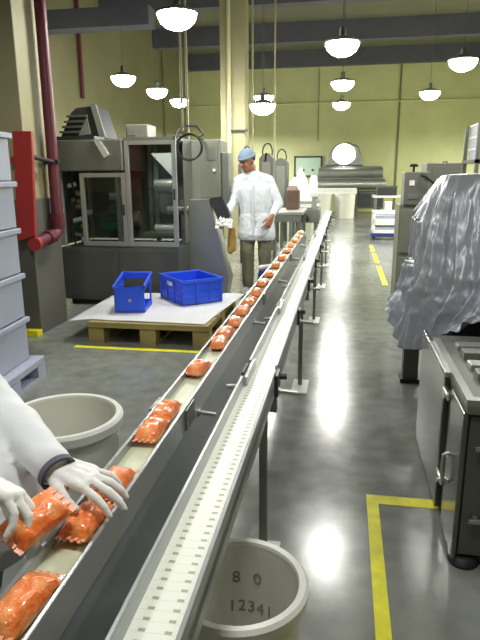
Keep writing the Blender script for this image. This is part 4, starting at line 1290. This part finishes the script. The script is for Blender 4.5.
# ------------------------------------------------------------------ middle distance behind the standing worker
def bag_cabinet(label, px0, px1, pyt, pyb, Y, rounded=True):
    a = at(px0, pyt, Y=Y); b2 = at(px1, pyb, Y=Y)
    x0, x1, z1 = a.x, b2.x, a.z
    t = thing('control_cabinet', label, 'cabinet', ((x0 + x1) / 2, Y + .2, 0), 'grey cabinets behind the standing worker')
    w = x1 - x0
    poly = [(x0, Y, .62), (x1, Y, .62), (x1, Y, z1 - .1), (x1 - .06, Y, z1 - .03), (x1 - .14, Y, z1), (x0 + .14, Y, z1), (x0 + .06, Y, z1 - .03), (x0, Y, z1 - .1)]
    MB().prism(poly, (0, .4, 0)).build('body', M['grey_dark'], t, bev=.01)
    MB().box((x0 + .05, Y - .01, .7), (x1 - .05, Y, z1 - .16)).build('door', M['grey'], t, bev=.003)
    MB().box((x0 + .02, Y + .02, 0), (x0 + .08, Y + .38, .62)).box((x1 - .08, Y + .02, 0), (x1 - .02, Y + .38, .62)).build('stand', M['dark'], t)
    MB().tube([(x0 + .05, Y + .2, z1 - .05)] + [((x0 + x1) / 2 - math.cos(q * PI / 8) * w * .35, Y + .2, z1 + .02 + math.sin(q * PI / 8) * .16) for q in range(9)] + [(x1 - .05, Y + .2, z1 - .05)], .014, 8).build('cable', M['black'], t, smooth=True)
    return t


bag_cabinet('grey cabinet with looped cable half hidden by the tall cream column', 238, 252, 158, 195, 9.2)
bag_cabinet('grey cabinet with looped cable behind the shoulder of the standing worker', 259, 273, 153, 190, 11.0)
bag_cabinet('grey cabinet with looped cable right of the standing worker', 274, 287, 158, 195, 12.4)

st = thing('steel_table', 'steel table with open legs between worker and left conveyor end', 'table', (-.95, 8.6, 0))
a = at(272, 212, Y=8.4); b_ = at(303, 212, Y=8.4)
MB().box((a.x, 8.3, .84), (b_.x, 9.4, .88), bev=.004).build('tabletop', M['steel'], st)
MB().box((a.x + .02, 8.32, .74), (b_.x - .02, 8.35, .84)).build('apron', M['steel_dark'], st)
for x in (a.x + .02, b_.x - .07):
    for y in (8.33, 9.33): MB().box((x, y, 0), (x + .05, y + .05, .84)).build('leg', M['steel_dark'], st)
MB().box((a.x + .05, 8.38, .22), (b_.x - .05, 9.3, .25)).build('lower_shelf', M['steel_dark'], st)
a = at(286, 206, Y=8.9); b_ = at(299, 189, Y=8.9)
bb = thing('brown_box', 'dark brown box on the steel table right of the standing worker', 'box', ((a.x + b_.x) / 2, 9.0, .88))
MB().box((a.x, 8.9, .88), (b_.x, 9.15, b_.z - .02), bev=.012).build('body', M['brown'], bb)
MB().prism([(a.x, 8.9, b_.z - .02), (b_.x, 8.9, b_.z - .02), (b_.x - .04, 8.98, b_.z + .05), (a.x + .03, 8.98, b_.z + .05)], (0, .012, 0)).build('flap', M['brown'], bb)

# white film heaped on a bench behind the brown box
fb = thing('steel_bench', 'steel bench under the bright heap of white film, far left of the chain', 'bench', (-.9, 12.3, 0))
a = at(288, 198, Y=12); b_ = at(319, 198, Y=12)
MB().box((a.x, 11.9, .82), (b_.x, 12.8, .87)).build('top', M['steel'], fb)
for x in (a.x + .03, b_.x - .09):
    for y in (11.95, 12.7): MB().box((x, y, 0), (x + .06, y + .06, .82)).build('leg', M['steel_dark'], fb)
prof = [(288, 193), (290, 180), (295, 177), (302, 172), (305, 181), (309, 183), (316, 174), (314, 190), (312, 197)]
mb = MB()
NU2, NV2 = 60, 26
g = {}
xa, xb = a.x, b_.x - .05
def hgt(u):
    pk = [(0, .16), (.08, .36), (.22, .42), (.38, .58), (.50, .52), (.58, .30), (.68, .24), (.82, .46), (.92, .44), (1, .18)]
    for (u0, h0_), (u1, h1_) in zip(pk, pk[1:]):
        if u <= u1: return h0_ + (h1_ - h0_) * (u - u0) / (u1 - u0)
    return .2
for i in range(NU2 + 1):
    for j in range(NV2 + 1):
        u, v = i / NU2, j / NV2
        x = xa + (xb - xa) * u; y = 11.95 + .8 * v
        hh2 = hgt(u) * math.sin(PI * min(1, v * 1.05 + .02)) ** .35 if 0 < v < .95 else 0
        hh2 *= 1 + .3 * noise.noise(V((u * 9, v * 7, 1))) + .25 * (.3 - abs(noise.noise(V((u * 14, v * 9, 5)))))
        g[i, j] = mb.bm.verts.new((x + .05 * noise.noise(V((u * 6, v * 6, 7))), y - .05 * noise.noise(V((u * 8, v * 5, 17))), .872 + max(0, hh2)))
for i in range(NU2):
    for j in range(NV2): mb.face((g[i, j], g[i + 1, j], g[i + 1, j + 1], g[i, j + 1]))
bot = [mb.bm.verts.new((q.co.x, q.co.y, .871)) for q in (g[0, 0], g[NU2, 0], g[NU2, NV2], g[0, NV2])]
o = mb.alone('film_heap', M['whiteplastic'], (-.9, 12.3, .87), smooth=False)
for p in o.data.polygons: p.use_smooth = True
tag(o, 'bright crumpled heap of white plastic film on the far steel bench', 'plastic film')

# transfer unit with motors beside the far end of the right conveyor
tu = thing('transfer_unit', 'small steel transfer unit with rollers beside the far chain end', 'machine', (-.6, 10.0, 0))
MB().box((-.80, 9.7, .62), (-.40, 10.6, .84), bev=.008).build('body', M['steel_dark'], tu)
for x in (-.78, -.47):
    for y in (9.72, 10.52): MB().box((x, y, 0), (x + .05, y + .05, .62)).build('leg', M['steel_dark'], tu)
for k in range(5):
    MB().cyl((-.78, 9.78 + k * .17, .865), (-.42, 9.78 + k * .17, .865), .025).build('roller', M['steel'], tu, smooth=True)
MB().cyl((-.62, 9.68, .70), (-.62, 9.50, .70), .07, n=18).cyl((-.62, 9.50, .70), (-.62, 9.46, .70), .05, n=18).build('motor', M['dark'], tu, smooth=True)
MB().box((-.52, 9.72, .84), (-.44, 9.80, 1.06), bev=.004).build('sensor_post', M['steel'], tu)
MB().box((-.56, 9.69, 1.04), (-.42, 9.80, 1.12), bev=.008).build('sensor_head', M['steelwhite'], tu)

# blue and white bag by the standing worker's legs
p = at(264, 268, Y=6.35)
bw = thing('blue_bag', 'small blue and white bag beside the standing worker, behind the conveyor', 'bag', (p.x, 6.35, 0))
blob('bag_body', [('c', (p.x - .02, 6.35, .06), .06, (p.x - .02, 6.35, p.z - .04), .05), ('c', (p.x + .03, 6.36, .06), .055, (p.x + .02, 6.36, p.z - .05), .05)], M['blue_dark'], bw, .01, 3, .012, 9)
blob('bag_top', [('c', (p.x - .04, 6.34, p.z + .0), .028, (p.x + .07, 6.34, p.z + .03), .024)], M['sheet'], bw, .008, 3, .008, 12)

# ------------------------------------------------------------------ world and colour
w = bpy.data.worlds.new('world'); scene.world = w
w.use_nodes = True
w.node_tree.nodes['Background'].inputs['Color'].default_value = (.5, .5, .5, 1)
w.node_tree.nodes['Background'].inputs['Strength'].default_value = 0.3
vs_ = scene.view_settings
vs_.view_transform = 'Standard'; vs_.look = 'None'; vs_.gamma = 1; vs_.use_curve_mapping = False
vs_.exposure = 0.45
